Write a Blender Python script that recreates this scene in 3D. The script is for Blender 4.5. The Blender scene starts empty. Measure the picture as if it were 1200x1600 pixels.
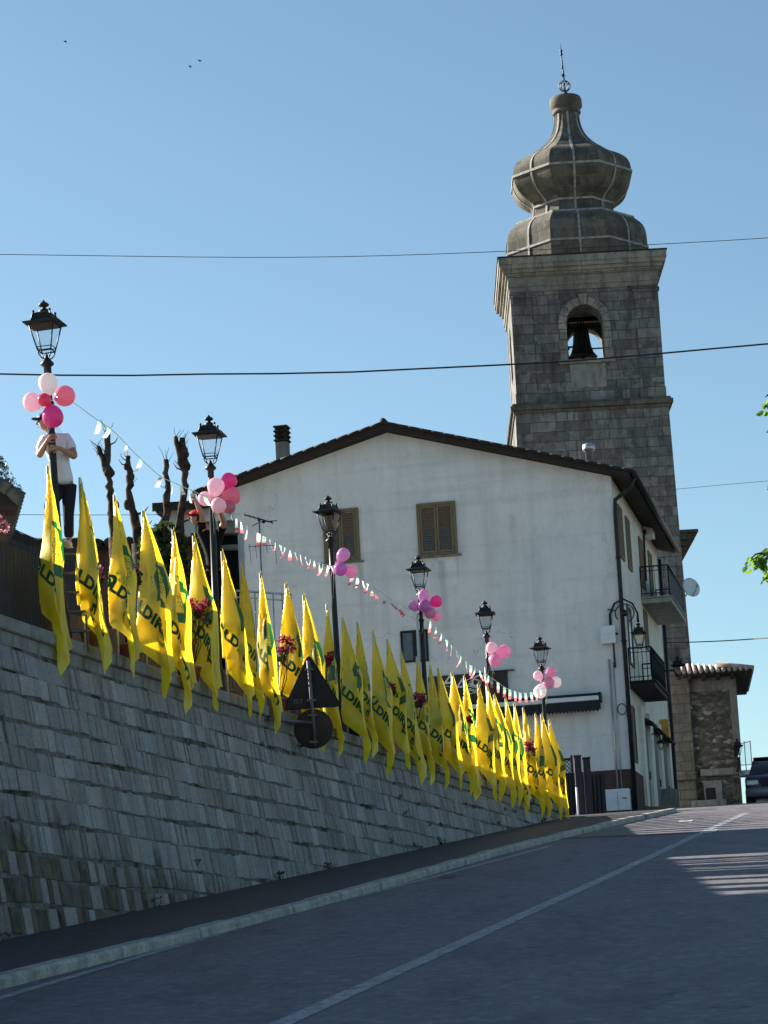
import bpy, bmesh, math, random
from math import sin, cos, tan, pi, radians, sqrt, atan2, hypot
from mathutils import Vector, Matrix, Euler, noise
R = random.Random(7)
sc = bpy.context.scene
C = sc.collection

# ------------------------------------------------------------------ camera
F = 3890.0                     # focal length in pixels of the 1200 px wide photo
TH = radians(11.26); RO = radians(2.9)
r0 = Vector((1, 0, 0)); fw = Vector((0, cos(TH), sin(TH))); u0 = Vector((0, -sin(TH), cos(TH)))
rt = r0 * cos(RO) - u0 * sin(RO); up = u0 * cos(RO) + r0 * sin(RO)
cam_d = bpy.data.cameras.new('camera'); cam = bpy.data.objects.new('camera', cam_d); C.objects.link(cam)
cam.matrix_world = Matrix(((rt.x, up.x, -fw.x, 0), (rt.y, up.y, -fw.y, 0), (rt.z, up.z, -fw.z, 0), (0, 0, 0, 1)))
cam_d.sensor_fit = 'HORIZONTAL'; cam_d.sensor_width = 36; cam_d.lens = F / 1200 * 36
cam_d.clip_start = .5; cam_d.clip_end = 3000
sc.camera = cam

# ------------------------------------------------------------------ light
SUN_AZ = radians(-58); SUN_EL = radians(25)      # azimuth from +Y towards +X
w = bpy.data.worlds.new('World'); sc.world = w; w.use_nodes = True
nt = w.node_tree; nt.nodes.clear()
sky = nt.nodes.new('ShaderNodeTexSky'); sky.sky_type = 'NISHITA'; sky.sun_disc = False
sky.sun_elevation = SUN_EL; sky.sun_rotation = SUN_AZ
sky.altitude = 900; sky.air_density = 1.0; sky.dust_density = .9; sky.ozone_density = 2.3
bg = nt.nodes.new('ShaderNodeBackground'); bg.inputs['Strength'].default_value = .05
ow = nt.nodes.new('ShaderNodeOutputWorld')
tm = nt.nodes.new('ShaderNodeMix'); tm.data_type = 'RGBA'; tm.blend_type = 'MULTIPLY'; tm.inputs[0].default_value = 1; tm.inputs[7].default_value = (.96, 1.03, .93, 1)
nt.links.new(sky.outputs[0], tm.inputs[6]); nt.links.new(tm.outputs[2], bg.inputs[0]); nt.links.new(bg.outputs[0], ow.inputs[0])
sd = bpy.data.lights.new('sun', 'SUN'); sd.energy = 5.0; sd.angle = radians(.5); sd.color = (1, .93, .82)
so = bpy.data.objects.new('sun', sd); C.objects.link(so)
sdir = Vector((sin(SUN_AZ) * cos(SUN_EL), cos(SUN_AZ) * cos(SUN_EL), sin(SUN_EL)))
so.rotation_euler = sdir.to_track_quat('Z', 'Y').to_euler(); so.location = (-20, 20, 30)
sc.view_settings.view_transform = 'Standard'; sc.view_settings.look = 'None'
sc.view_settings.gamma = 1; sc.view_settings.exposure = 1.74

# ------------------------------------------------------------------ photo measuring helpers
def ray(px, py):
    d = fw + rt * ((px - 600) / F) + up * ((800 - py) / F)
    return d / d.y
def at(px, py, D): return ray(px, py) * D
def on(px, py, n, P):
    q = ray(px, py); return q * (P.dot(n) / q.dot(n))
AR = radians(13)
def prof(s):
    if s < 0: z = -1.636 + .02 * s
    elif s < 66: z = -1.636 + .0967 * s
    elif s < 74:
        t = s - 66; z = -1.636 + .0967 * 66 + .0967 * t - ((.0967 - .052)) * t * t / 16
    else: z = -1.636 + .0967 * 66 + .0967 * 8 - ((.0967 - .052)) * 4 + (s - 74) * .052
    return z
def gz(x, y): return prof(x * sin(AR) + y * cos(AR))
def ghit(px, py, dz=0):
    q = ray(px, py); lo, hi = 8.0, 130.0
    t = lo; prev = None
    while t < hi:
        p = q * t
        if p.z <= gz(p.x, p.y) + dz:
            a, b = t - .25, t
            for _ in range(20):
                m = (a + b) / 2; p = q * m
                if p.z <= gz(p.x, p.y) + dz: b = m
                else: a = m
            return q * b
        t += .25
    return q * 68
WA = radians(14.23)
WN = Vector((cos(WA), -sin(WA), 0)); WD = Vector((sin(WA), cos(WA), 0))     # wall outward normal and run
W0 = ray(0, 957) * 29.0; CAPZ = 4.75; W0.z = 0
def onwall(px, py, off=0): return on(px, py, WN, W0 - WN * off)
def wp(s, off=0, z=0): return W0 + WD * s + WN * off + Vector((0, 0, z))   # along wall, outward, z

class Fr:
    def __init__(s, o, b):
        s.o = o.copy(); s.b = b; s.ex = Vector((cos(b), -sin(b), 0)); s.ey = Vector((sin(b), cos(b), 0))
    def pf(s, px, py, y=0):
        P = on(px, py, s.ey, s.o + s.ey * y) - s.o; return P.dot(s.ex), P.z
    def ps(s, px, py, x=0):
        P = on(px, py, s.ex, s.o + s.ex * x) - s.o; return P.dot(s.ey), P.z

# ------------------------------------------------------------------ mesh builder
class MB:
    def __init__(s): s.v = []; s.f = []; s.m = []; s.sm = []; s.uv = []; s.col = []
    def face(s, vs, m=0, sm=False, uv=None, col=None):
        b = len(s.v); s.v += [tuple(v) for v in vs]; s.f.append(list(range(b, b + len(vs))))
        s.m.append(m); s.sm.append(sm); s.uv.append(uv); s.col.append(col)
    def add(s, vs, fs, m=0, sm=False, col=None, uvs=None):
        b = len(s.v); s.v += [tuple(v) for v in vs]
        for i, f in enumerate(fs):
            s.f.append([b + k for k in f]); s.m.append(m); s.sm.append(sm); s.uv.append(uvs[i] if uvs else None); s.col.append(col)
    def box(s, lo, hi, m=0, M=None, col=None, taper=None):
        x0, y0, z0 = lo; x1, y1, z1 = hi
        vs = [Vector(p) for p in ((x0,y0,z0),(x1,y0,z0),(x1,y1,z0),(x0,y1,z0),(x0,y0,z1),(x1,y0,z1),(x1,y1,z1),(x0,y1,z1))]
        if taper is not None:
            c = Vector(((x0+x1)/2, (y0+y1)/2, 0))
            for k in range(4, 8): vs[k] = Vector((c.x+(vs[k].x-c.x)*taper, c.y+(vs[k].y-c.y)*taper, vs[k].z))
        if M is not None: vs = [M @ v for v in vs]
        s.add(vs, [(3,2,1,0),(4,5,6,7),(0,1,5,4),(1,2,6,5),(2,3,7,6),(3,0,4,7)], m, False, col)
    def bbox(s, lo, hi, b=.01, m=0, M=None, col=None):
        x0, y0, z0 = lo; x1, y1, z1 = hi; vs = []
        def rect(xa, xb, ya, yb, z): return [(xa,ya,z),(xb,ya,z),(xb,yb,z),(xa,yb,z)]
        vs = rect(x0+b,x1-b,y0+b,y1-b,z0)+rect(x0,x1,y0,y1,z0+b)+rect(x0,x1,y0,y1,z1-b)+rect(x0+b,x1-b,y0+b,y1-b,z1)
        vs = [Vector(p) for p in vs]
        if M is not None: vs = [M @ v for v in vs]
        fs = [(3,2,1,0),(12,13,14,15)]
        for k in range(3):
            for i in range(4):
                j = (i+1)%4; a = k*4; fs.append((a+i,a+j,a+4+j,a+4+i))
        s.add(vs, fs, m, False, col)
    def tube(s, pts, r, n=8, m=0, sm=True, cap=True, col=None):
        pts = [Vector(p) for p in pts]; rs = r if isinstance(r, (list, tuple)) else [r]*len(pts)
        vs = []; fs = []; prev = None
        for i, p in enumerate(pts):
            t = (pts[min(i+1,len(pts)-1)] - pts[max(i-1,0)])
            t = t.normalized() if t.length > 1e-9 else Vector((0,0,1))
            if prev is None: a = t.orthogonal().normalized()
            else:
                a = prev - t * prev.dot(t); a = a.normalized() if a.length > 1e-6 else t.orthogonal().normalized()
            prev = a; b = t.cross(a)
            for k in range(n):
                an = 2*pi*k/n; vs.append(p + (a*cos(an) + b*sin(an))*rs[i])
        for i in range(len(pts)-1):
            for k in range(n):
                j = (k+1)%n; fs.append((i*n+k, i*n+j, (i+1)*n+j, (i+1)*n+k))
        if cap: fs.append(tuple(range(n-1,-1,-1))); fs.append(tuple(range((len(pts)-1)*n, len(pts)*n)))
        s.add(vs, fs, m, sm, col)
    def lathe(s, prof_, n=16, c=(0,0,0), m=0, sm=True, ph=0, M=None, vr=1.0):
        vs = []; fs = []; c = Vector(c)
        for (r, z) in prof_:
            for k in range(n):
                a = 2*pi*(k+ph)/n; v = c + Vector((r*vr*cos(a), r*vr*sin(a), z)); vs.append(M @ v if M else v)
        L = len(prof_)
        for i in range(L-1):
            for k in range(n):
                j = (k+1)%n; fs.append((i*n+k, i*n+j, (i+1)*n+j, (i+1)*n+k))
        fs.append(tuple(range(n-1,-1,-1))); fs.append(tuple(range((L-1)*n, L*n)))
        s.add(vs, fs, m, sm)
    def prism(s, poly, y0, y1, m=0, M=None, col=None):      # poly in (x,z), extruded in y
        n = len(poly); vs = [Vector((x, y0, z)) for x, z in poly] + [Vector((x, y1, z)) for x, z in poly]
        if M is not None: vs = [M @ v for v in vs]
        fs = [tuple(range(n)), tuple(range(2*n-1, n-1, -1))]
        for i in range(n):
            j = (i+1)%n; fs.append((i, i+n, j+n, j))
        s.add(vs, fs, m, False, col)
    def sphere(s, c, r, n=14, m=0, sc_=(1,1,1), M=None):
        pr = []; h = max(6, n//2+2); vs = []; fs = []; c = Vector(c)
        for i in range(h+1):
            t = pi*i/h
            for k in range(n):
                a = 2*pi*k/n; v = Vector((sin(t)*cos(a)*sc_[0], sin(t)*sin(a)*sc_[1], -cos(t)*sc_[2]))*r
                vs.append(c + (M @ v if M is not None else v))
        for i in range(h):
            for k in range(n):
                j = (k+1)%n; fs.append((i*n+k, i*n+j, (i+1)*n+j, (i+1)*n+k))
        s.add(vs, fs, m, True)
    def mesh(s, name, mats):
        me = bpy.data.meshes.new(name); me.from_pydata(s.v, [], s.f)
        for mt in (mats if isinstance(mats, (list, tuple)) else [mats]): me.materials.append(mt)
        me.polygons.foreach_set('material_index', s.m); me.polygons.foreach_set('use_smooth', s.sm)
        hascol = any(c is not None for c in s.col)
        if hascol: me.color_attributes.new('col', 'FLOAT_COLOR', 'CORNER')
        me.uv_layers.new(name='UVMap'); me.update()
        uvl = me.uv_layers['UVMap']; ca = me.color_attributes['col'] if hascol else None
        for p, uv, col in zip(me.polygons, s.uv, s.col):
            if uv:
                for li, q in zip(p.loop_indices, uv): uvl.data[li].uv = q
            else:
                n = p.normal; ax = 2 if abs(n.z) > .75 else (0 if abs(n.x) > abs(n.y) else 1)
                for li in p.loop_indices:
                    co = me.vertices[me.loops[li].vertex_index].co
                    uvl.data[li].uv = (co.x, co.y) if ax == 2 else ((co.y, co.z) if ax == 0 else (co.x, co.z))
            if ca:
                c = col or (.5, .5, .5)
                for li in p.loop_indices: ca.data[li].color = (c[0], c[1], c[2], 1)
        return me
    def obj(s, name, mats, parent=None):
        o = bpy.data.objects.new(name, s.mesh(name, mats)); C.objects.link(o)
        if parent: o.parent = parent
        return o

def tag(o, label, cat, group=None, kind=None):
    if label: o['label'] = label
    if cat: o['category'] = cat
    if group: o['group'] = group
    if kind: o['kind'] = kind
    return o
def thing(name, label, cat, loc=(0,0,0), rz=0, group=None):
    o = bpy.data.objects.new(name, None); C.objects.link(o); o.empty_display_size = .2
    o.location = loc; o.rotation_euler = (0, 0, rz); return tag(o, label, cat, group)
def struct(name, mb, m): o = mb.obj(name, m); o['kind'] = 'structure'; return o
def dup(root, loc=None, rz=None, label=None, scale=None):
    r = root.copy(); C.objects.link(r)
    if loc is not None: r.location = loc
    if rz is not None: r.rotation_euler = (r.rotation_euler[0], r.rotation_euler[1], rz)
    if scale: r.scale = scale
    if label: r['label'] = label
    for ch in list(root.children):
        c = ch.copy(); C.objects.link(c); c.parent = r
        for g in ch.children:
            d = g.copy(); C.objects.link(d); d.parent = c
    return r

# ------------------------------------------------------------------ materials
class NT:
    def __init__(s, name):
        s.mat = bpy.data.materials.new(name); s.mat.use_nodes = True; s.t = s.mat.node_tree; s.t.nodes.clear()
        s.out = s.n('ShaderNodeOutputMaterial')
    def n(s, ty, **kw):
        x = s.t.nodes.new(ty)
        for k, v in kw.items():
            if k.startswith('i_'): x.inputs[k[2:].replace('_', ' ')].default_value = v
            else: setattr(x, k, v)
        return x
    def l(s, a, b): s.t.links.new(a, b)
    def coord(s, kind='Object', scale=(1,1,1), loc=(0,0,0), rot=(0,0,0)):
        c = s.n('ShaderNodeTexCoord'); m = s.n('ShaderNodeMapping')
        m.inputs['Scale'].default_value = scale; m.inputs['Location'].default_value = loc; m.inputs['Rotation'].default_value = rot
        s.l(c.outputs[kind], m.inputs['Vector']); return m.outputs[0]
    def noise(s, vec, sc_=5, det=4, ro=.55, dist=0):
        x = s.n('ShaderNodeTexNoise'); x.inputs['Scale'].default_value = sc_; x.inputs['Detail'].default_value = det
        x.inputs['Roughness'].default_value = ro; x.inputs['Distortion'].default_value = dist
        if vec is not None: s.l(vec, x.inputs['Vector'])
        return x.outputs['Fac']
    def ramp(s, fac, stops):
        x = s.n('ShaderNodeValToRGB'); e = x.color_ramp.elements
        while len(e) > 1: e.remove(e[-1])
        e[0].position = stops[0][0]; e[0].color = c4(stops[0][1])
        for p, c in stops[1:]:
            q = e.new(p); q.color = c4(c)
        s.l(fac, x.inputs[0]); return x.outputs[0]
    def mix(s, fac, a, b, bt='MIX'):
        x = s.n('ShaderNodeMix'); x.data_type = 'RGBA'; x.blend_type = bt; x.clamp_factor = True
        s.put(fac, x.inputs[0]); s.put(a, x.inputs[6]); s.put(b, x.inputs[7]); return x.outputs[2]
    def math(s, op, a, b=0, c=None, clamp=False):
        x = s.n('ShaderNodeMath'); x.operation = op; x.use_clamp = clamp
        s.put(a, x.inputs[0]); s.put(b, x.inputs[1])
        if c is not None: s.put(c, x.inputs[2])
        return x.outputs[0]
    def put(s, v, inp):
        if isinstance(v, bpy.types.NodeSocket): s.l(v, inp)
        elif isinstance(v, (tuple, list)): inp.default_value = c4(v)
        else: inp.default_value = v
    def bsdf(s, col, rough=.8, spec=.3, metal=0, bump=None, bs=.3, bd=.02, link=True):
        b = s.n('ShaderNodeBsdfPrincipled'); s.put(col, b.inputs['Base Color']); s.put(rough, b.inputs['Roughness'])
        b.inputs['Metallic'].default_value = metal
        b.inputs['Specular IOR Level'].default_value = spec
        if bump is not None:
            q = s.n('ShaderNodeBump'); q.inputs['Strength'].default_value = bs; q.inputs['Distance'].default_value = bd
            s.l(bump, q.inputs['Height']); s.l(q.outputs[0], b.inputs['Normal'])
        if link: s.l(b.outputs[0], s.out.inputs[0])
        return b
def c4(c): return tuple(c) if len(c) == 4 else (c[0], c[1], c[2], 1)

def simple(name, col, rough=.6, spec=.3, metal=0, var=.12, sc_=6, bs=.15):
    n = NT(name); v = n.coord(); f = n.noise(v, sc_, 5)
    a = tuple(max(0, k*(1-var*2)) for k in col); b = tuple(min(1, k*(1+var*2)) for k in col)
    c = n.ramp(f, [(.3, a), (.7, b)])
    n.bsdf(c, rough, spec, metal, bump=n.noise(v, sc_*8, 3), bs=bs, bd=.005)
    return n.mat
def asphalt(name, base=.1, tint=(1.06, 1, 1.1)):
    n = NT(name); v = n.coord()
    big = n.noise(n.coord(scale=(.25, .06, .25), rot=(0, 0, AR)), 1.6, 5); fine = n.noise(v, 22, 3, .8); mid = n.noise(v, 2.2, 6, .7); gr = n.noise(n.coord(scale=(1,.6,1), rot=(0,0,AR)), 8, 6, .8)
    k = lambda q: tuple(base*q*t for t in tint)
    c = n.ramp(big, [(.25, k(.6)), (.5, k(1.0)), (.75, k(1.45))])
    c = n.mix(.6, c, n.ramp(fine, [(.32, k(.35)), (.5, k(.9)), (.68, k(2.0))]))
    c = n.mix(.35, c, n.ramp(mid, [(.35, k(.7)), (.65, k(1.3))]))
    c = n.mix(.7, c, n.ramp(gr, [(.32, k(.35)), (.5, k(.95)), (.66, k(2.1))]))
    c = n.mix(.22, c, n.ramp(n.noise(v, .22, 3), [(.35, tuple(q_*w_ for q_, w_ in zip(k(1), (1.10, .98, 1.0)))), (.65, tuple(q_*w_ for q_, w_ in zip(k(1), (.92, 1.0, 1.10))))]), 'MIX')
    # hairline cracks
    vo = n.n('ShaderNodeTexVoronoi'); vo.feature = 'DISTANCE_TO_EDGE'; vo.inputs['Scale'].default_value = .42
    dn = n.n('ShaderNodeTexNoise'); dn.inputs['Scale'].default_value = 1.5; n.l(v, dn.inputs['Vector'])
    dv = n.n('ShaderNodeVectorMath'); dv.operation = 'MULTIPLY_ADD'; n.l(dn.outputs['Color'], dv.inputs[0]); dv.inputs[1].default_value = (1.2, 1.2, 0); n.l(v, dv.inputs[2])
    n.l(dv.outputs[0], vo.inputs['Vector'])
    cr = n.ramp(vo.outputs['Distance'], [(.0, (1,1,1)), (.009, (0,0,0))])
    gate = n.ramp(n.noise(v, .35, 2), [(.45, (0,0,0)), (.55, (1,1,1))])
    c = n.mix(n.math('MULTIPLY', n.math('MULTIPLY', cr, gate), .8), c, k(.3))
    stn = n.noise(n.coord(scale=(1.6,.5,1), rot=(0,0,AR)), .9, 5, .7); c = n.mix(n.math('MULTIPLY', n.ramp(stn, [(.5, (0,0,0)), (.62, (1,1,1))]), .6), c, k(.5))
    n.bsdf(c, n.math('MULTIPLY_ADD', fine, .25, .58), .35, bump=fine, bs=.5, bd=.01)
    return n.mat
M = {}
M['asphalt'] = asphalt('worn_asphalt', .104)
M['forecourt'] = asphalt('forecourt_asphalt', .14)
M['asphalt_dark'] = asphalt('pavement_asphalt', .034)
def paint(name, base):
    n = NT(name); v = n.coord(); f = n.noise(v, 9, 6, .75); g = n.noise(v, 60, 2)
    m = n.ramp(n.math('ADD', n.math('MULTIPLY', f, .7), n.math('MULTIPLY', g, .3)), [(.4, (0,0,0)), (.56, (1,1,1))])
    n.bsdf(n.mix(m, (.1,.1,.105), base), .7, .3, bump=g, bs=.3, bd=.004); return n.mat
M['road_paint'] = paint('worn_road_paint', (.34, .34, .35))
M['road_paint_bright'] = paint('road_paint_bright', (.6, .6, .6))
def kerbm():
    n = NT('kerb_stone'); v = n.coord(); f = n.noise(v, 3, 7, .7); g = n.noise(v, 26, 4, .7)
    c = n.ramp(f, [(.25, (.16,.16,.14)), (.5, (.34,.335,.30)), (.75, (.5,.49,.45))])
    c = n.mix(n.ramp(g, [(.55, (0,0,0)), (.75, (1,1,1))]), c, (.09,.095,.06))
    n.bsdf(c, .9, .2, bump=g, bs=.8, bd=.02); return n.mat
M['kerb'] = kerbm()
def blockstone():
    n = NT('wall_stone_blocks'); a = n.n('ShaderNodeAttribute'); a.attribute_name = 'col'
    v = n.coord(); g = n.noise(v, 18, 6, .7); f = n.noise(v, 1.1, 4); fine = n.noise(v, 70, 3, .7)
    c = n.mix(.75, a.outputs['Color'], n.ramp(g, [(.25, (.35,.35,.36)), (.75, (.85,.85,.85))]), 'MULTIPLY')
    c = n.mix(.5, c, n.ramp(fine, [(.3, (.45,.45,.45)), (.7, (1.0,1.0,1.0))]), 'MULTIPLY')
    c = n.mix(.45, c, n.ramp(f, [(.35, (.5,.52,.5)), (.65, (1,1,1))]), 'MULTIPLY')
    # seep stains low at the near end of the wall: brown green patches with a ragged edge
    sx = n.n('ShaderNodeSeparateXYZ'); n.l(v, sx.inputs[0])
    lowz = n.math('SUBTRACT', n.math('MULTIPLY_ADD', sx.outputs[1], -.13, 3.1), sx.outputs[2])
    st = n.math('ADD', n.math('MULTIPLY', lowz, .55), n.math('MULTIPLY', n.noise(n.coord(scale=(1.6,1.6,.5)), 1.4, 6, .7), 1.7))
    st = n.ramp(n.math('SUBTRACT', st, .85), [(.3, (0,0,0)), (.55, (1,1,1))])
    sp_ = n.n('ShaderNodeSeparateColor'); n.l(a.outputs['Color'], sp_.inputs[0])
    blk = n.ramp(sp_.outputs[0], [(.40, (1,1,1)), (.49, (.75,.75,.75)), (.54, (.2,.2,.2))])
    c = n.mix(n.math('MULTIPLY', n.math('MULTIPLY', st, blk), .9), c, n.ramp(n.noise(v, 5, 4), [(.35, (.03,.026,.014)), (.7, (.12,.1,.055))]))
    n.bsdf(c, .92, .15, bump=n.math('ADD', g, n.math('MULTIPLY', fine, .5)), bs=.9, bd=.02); return n.mat
M['blocks'] = blockstone()
def mortar():
    n = NT('old_mortar'); v = n.coord(); g = n.noise(v, 14, 6, .7)
    c = n.ramp(g, [(.3, (.06,.065,.058)), (.55, (.16,.16,.155)), (.8, (.27,.27,.255))])
    c = n.mix(n.ramp(n.noise(v, 2.1, 4), [(.5, (0,0,0)), (.65, (1,1,1))]), c, (.03,.04,.02))
    n.bsdf(c, .95, .1, bump=g, bs=.8, bd=.03); return n.mat
M['mortar'] = mortar()
def conc(name, a, b, d=.5, bs=.4):
    n = NT(name); v = n.coord(); g = n.noise(v, 3, 7, .7); h = n.noise(n.coord(scale=(4,4,.5)), 1.6, 5, .6); k = n.noise(v, 40, 3)
    c = n.ramp(g, [(.3, a), (.7, b)])
    c = n.mix(n.math('MULTIPLY', n.ramp(h, [(.5, (0,0,0)), (.72, (1,1,1))]), d), c, tuple(q*.35 for q in a))
    n.bsdf(c, .9, .2, bump=n.math('ADD', g, k), bs=bs, bd=.01); return n.mat
M['coping'] = conc('coping_concrete', (.15,.15,.14), (.27,.265,.25), .7)
M['concrete'] = conc('balcony_concrete', (.22,.22,.2), (.4,.39,.36), .5)
M['pale_concrete'] = conc('pale_plinth', (.13,.125,.11), (.24,.23,.21), .5)
M['terrace'] = conc('terrace_paving', (.25,.24,.22), (.36,.35,.32), .2)
def plaster(name, a, b, streak, warm=None):
    n = NT(name); v = n.coord(); g = n.noise(v, .7, 6, .6); h = n.noise(n.coord(scale=(1.6,1.6,.16)), 1.4, 6, .62); k = n.noise(v, 30, 3)
    l_ = n.noise(n.coord(scale=(.12,.12,3.5)), 1.1, 3, .5); m2 = n.noise(v, 3.2, 5, .7)
    c = n.ramp(g, [(.3, a), (.7, b)])
    c = n.mix(n.math('MULTIPLY', n.ramp(h, [(.46, (0,0,0)), (.78, (1,1,1))]), .5), c, streak)
    c = n.mix(n.math('MULTIPLY', n.ramp(l_, [(.56, (0,0,0)), (.64, (1,1,1))]), .2), c, streak)
    c = n.mix(n.math('MULTIPLY', n.ramp(m2, [(.52, (0,0,0)), (.72, (1,1,1))]), .4), c, streak)
    vo = n.n('ShaderNodeTexVoronoi'); vo.feature = 'DISTANCE_TO_EDGE'; vo.inputs['Scale'].default_value = .23
    dn = n.n('ShaderNodeTexNoise'); dn.inputs['Scale'].default_value = 1.2; dn.inputs['Detail'].default_value = 5; n.l(v, dn.inputs['Vector'])
    dv = n.n('ShaderNodeVectorMath'); dv.operation = 'MULTIPLY_ADD'; n.l(dn.outputs['Color'], dv.inputs[0]); dv.inputs[1].default_value = (2, 2, 2); n.l(v, dv.inputs[2]); n.l(dv.outputs[0], vo.inputs['Vector'])
    cr = n.math('MULTIPLY', n.ramp(vo.outputs['Distance'], [(0, (1,1,1)), (.004, (0,0,0))]), n.ramp(n.noise(v, .5, 2), [(.5, (0,0,0)), (.56, (1,1,1))]))
    c = n.mix(n.math('MULTIPLY', cr, .5), c, tuple(q*.4 for q in streak))
    n.bsdf(c, .92, .15, bump=n.math('ADD', n.math('MULTIPLY', g, 2), k), bs=.3, bd=.02); return n.mat
M['plaster'] = plaster('white_plaster', (.60,.61,.61), (.73,.735,.735), (.42,.44,.45))
M['cream'] = plaster('cream_plaster', (.58,.56,.48), (.72,.70,.62), (.42,.40,.34))
M['ochre'] = plaster('ochre_plaster', (.4,.3,.18), (.5,.38,.24), (.25,.19,.12))
M['plinth'] = conc('brown_plinth', (.06,.035,.03), (.1,.06,.05), .4)
def ashlar(name, scale, a, b, mort, stain, st=.6, w_=.5, bs=.6, ms=.02):
    n = NT(name); uv = n.coord('UV')
    dn = n.n('ShaderNodeTexNoise'); dn.inputs['Scale'].default_value = 1.3; dn.inputs['Detail'].default_value = 4; n.l(uv, dn.inputs['Vector'])
    dv = n.n('ShaderNodeVectorMath'); dv.operation = 'MULTIPLY_ADD'; n.l(dn.outputs['Color'], dv.inputs[0]); dv.inputs[1].default_value = (.10, .06, 0); n.l(uv, dv.inputs[2])
    def bk(sq, w2, h2):
        br = n.n('ShaderNodeTexBrick'); n.l(dv.outputs[0], br.inputs['Vector']); br.inputs['Scale'].default_value = scale
        br.inputs['Mortar Size'].default_value = ms; br.inputs['Mortar Smooth'].default_value = .4; br.inputs['Bias'].default_value = 0
        br.inputs['Brick Width'].default_value = w2; br.inputs['Row Height'].default_value = h2
        br.offset = .37; br.offset_frequency = 2; br.squash = sq; br.squash_frequency = 3
        br.inputs['Color1'].default_value = c4(a); br.inputs['Color2'].default_value = c4(b); br.inputs['Mortar'].default_value = c4(mort)
        return br
    b1 = bk(1.5, w_*1.7, w_); b2 = bk(.7, w_*1.15, w_)
    sel = n.ramp(n.noise(n.coord(scale=(.6,.6,1.2)), .8, 3), [(.49, (0,0,0)), (.51, (1,1,1))])
    c = n.mix(sel, b1.outputs[0], b2.outputs[0]); hgt = n.mix(sel, b1.outputs['Fac'], b2.outputs['Fac'])
    v = n.coord(); g = n.noise(v, 7, 7, .75); h = n.noise(n.coord(scale=(1,1,.25)), 1.3, 6, .65); k2 = n.noise(v, 2.4, 6, .7)
    c = n.mix(.6, c, n.ramp(g, [(.25, (.35,.35,.35)), (.75, (1,1,1))]), 'MULTIPLY')
    c = n.mix(n.math('MULTIPLY', n.ramp(h, [(.44, (0,0,0)), (.66, (1,1,1))]), st), c, stain)
    c = n.mix(n.math('MULTIPLY', n.ramp(k2, [(.5, (0,0,0)), (.68, (1,1,1))]), st*.6), c, tuple(q*.6 for q in stain))
    h3 = n.noise(n.coord(scale=(3.2,3.2,.35)), 1.1, 6, .7); c = n.mix(n.math('MULTIPLY', n.ramp(h3, [(.5, (0,0,0)), (.66, (1,1,1))]), st*.55), c, tuple(q*.6 for q in stain))
    h4 = n.noise(n.coord(scale=(1.8,1.8,1.8)), 1.7, 5, .7); c = n.mix(n.math('MULTIPLY', n.ramp(h4, [(.55, (0,0,0)), (.7, (1,1,1))]), .28), c, tuple(min(1, q*1.2) for q in b))
    n.bsdf(c, .92, .15, bump=n.math('SUBTRACT', g, n.math('MULTIPLY', hgt, 1.4)), bs=bs, bd=.03); return n.mat
M['tower'] = ashlar('tower_ashlar', 1.0, (.13,.13,.122), (.285,.282,.27), (.10,.098,.092), (.06,.06,.055), .8, .40, ms=.018)
M['tower_trim'] = ashlar('tower_trim_stone', 1.0, (.24,.23,.205), (.38,.36,.32), (.12,.11,.1), (.1,.095,.08), .7, .8, ms=.012)
M['dome'] = ashlar('dome_stone_tiles', 1.0, (.10,.095,.08), (.19,.18,.15), (.2,.19,.17), (.05,.05,.042), .7, .42, .5, .012)
M['church'] = ashlar('church_stone', 1.0, (.13,.125,.105), (.20,.19,.16), (.10,.095,.08), (.07,.065,.052), .6, .34)
def rubble():
    n = NT('rubble_stone'); v0 = n.coord(scale=(1, 1, 1.7)); dn = n.n('ShaderNodeTexNoise'); dn.inputs['Scale'].default_value = 2.5; dn.inputs['Detail'].default_value = 5; n.l(v0, dn.inputs['Vector'])
    dv = n.n('ShaderNodeVectorMath'); dv.operation = 'MULTIPLY_ADD'; n.l(dn.outputs['Color'], dv.inputs[0]); dv.inputs[1].default_value = (.35, .35, .35); n.l(v0, dv.inputs[2]); v = dv.outputs[0]
    vo = n.n('ShaderNodeTexVoronoi'); vo.feature = 'F1'; vo.inputs['Scale'].default_value = 4.6
    ve = n.n('ShaderNodeTexVoronoi'); ve.feature = 'DISTANCE_TO_EDGE'; ve.inputs['Scale'].default_value = 4.6
    n.l(v, vo.inputs['Vector']); n.l(v, ve.inputs['Vector'])
    s = n.n('ShaderNodeSeparateColor'); n.l(vo.outputs['Color'], s.inputs[0])
    c = n.ramp(s.outputs[0], [(.1, (.10,.09,.075)), (.55, (.15,.14,.115)), (.8, (.22,.205,.175)), (1, (.42,.40,.36))])
    e = n.ramp(ve.outputs['Distance'], [(.02, (1,1,1)), (.09, (0,0,0))])
    c = n.mix(n.math('MULTIPLY', e, .6), c, (.11,.10,.085)); g = n.noise(n.coord(), 12, 6, .7)
    c = n.mix(.6, c, n.ramp(g, [(.3, (.4,.4,.4)), (.7, (1,1,1))]), 'MULTIPLY')
    n.bsdf(c, .95, .1, bump=n.math('ADD', g, n.math('MULTIPLY', ve.outputs['Distance'], 3)), bs=.9, bd=.05); return n.mat
M['rubble'] = rubble()
M['lead'] = simple('lead_strip', (.24,.24,.23), .7, .3, var=.2)
M['iron'] = simple('black_iron', (.012,.013,.016), .5, .3, var=.2)
M['bronze'] = simple('bell_bronze', (.03,.032,.028), .5, .5, .4)
M['roofdark'] = simple('roof_dark_edge', (.022,.017,.015), .8)
M['tile'] = simple('terracotta_tile', (.33,.29,.26), .85, .2, var=.3, sc_=2)
M['mosstile'] = simple('mossy_tile', (.10,.11,.10), .9, .1, var=.4, sc_=5)
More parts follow.
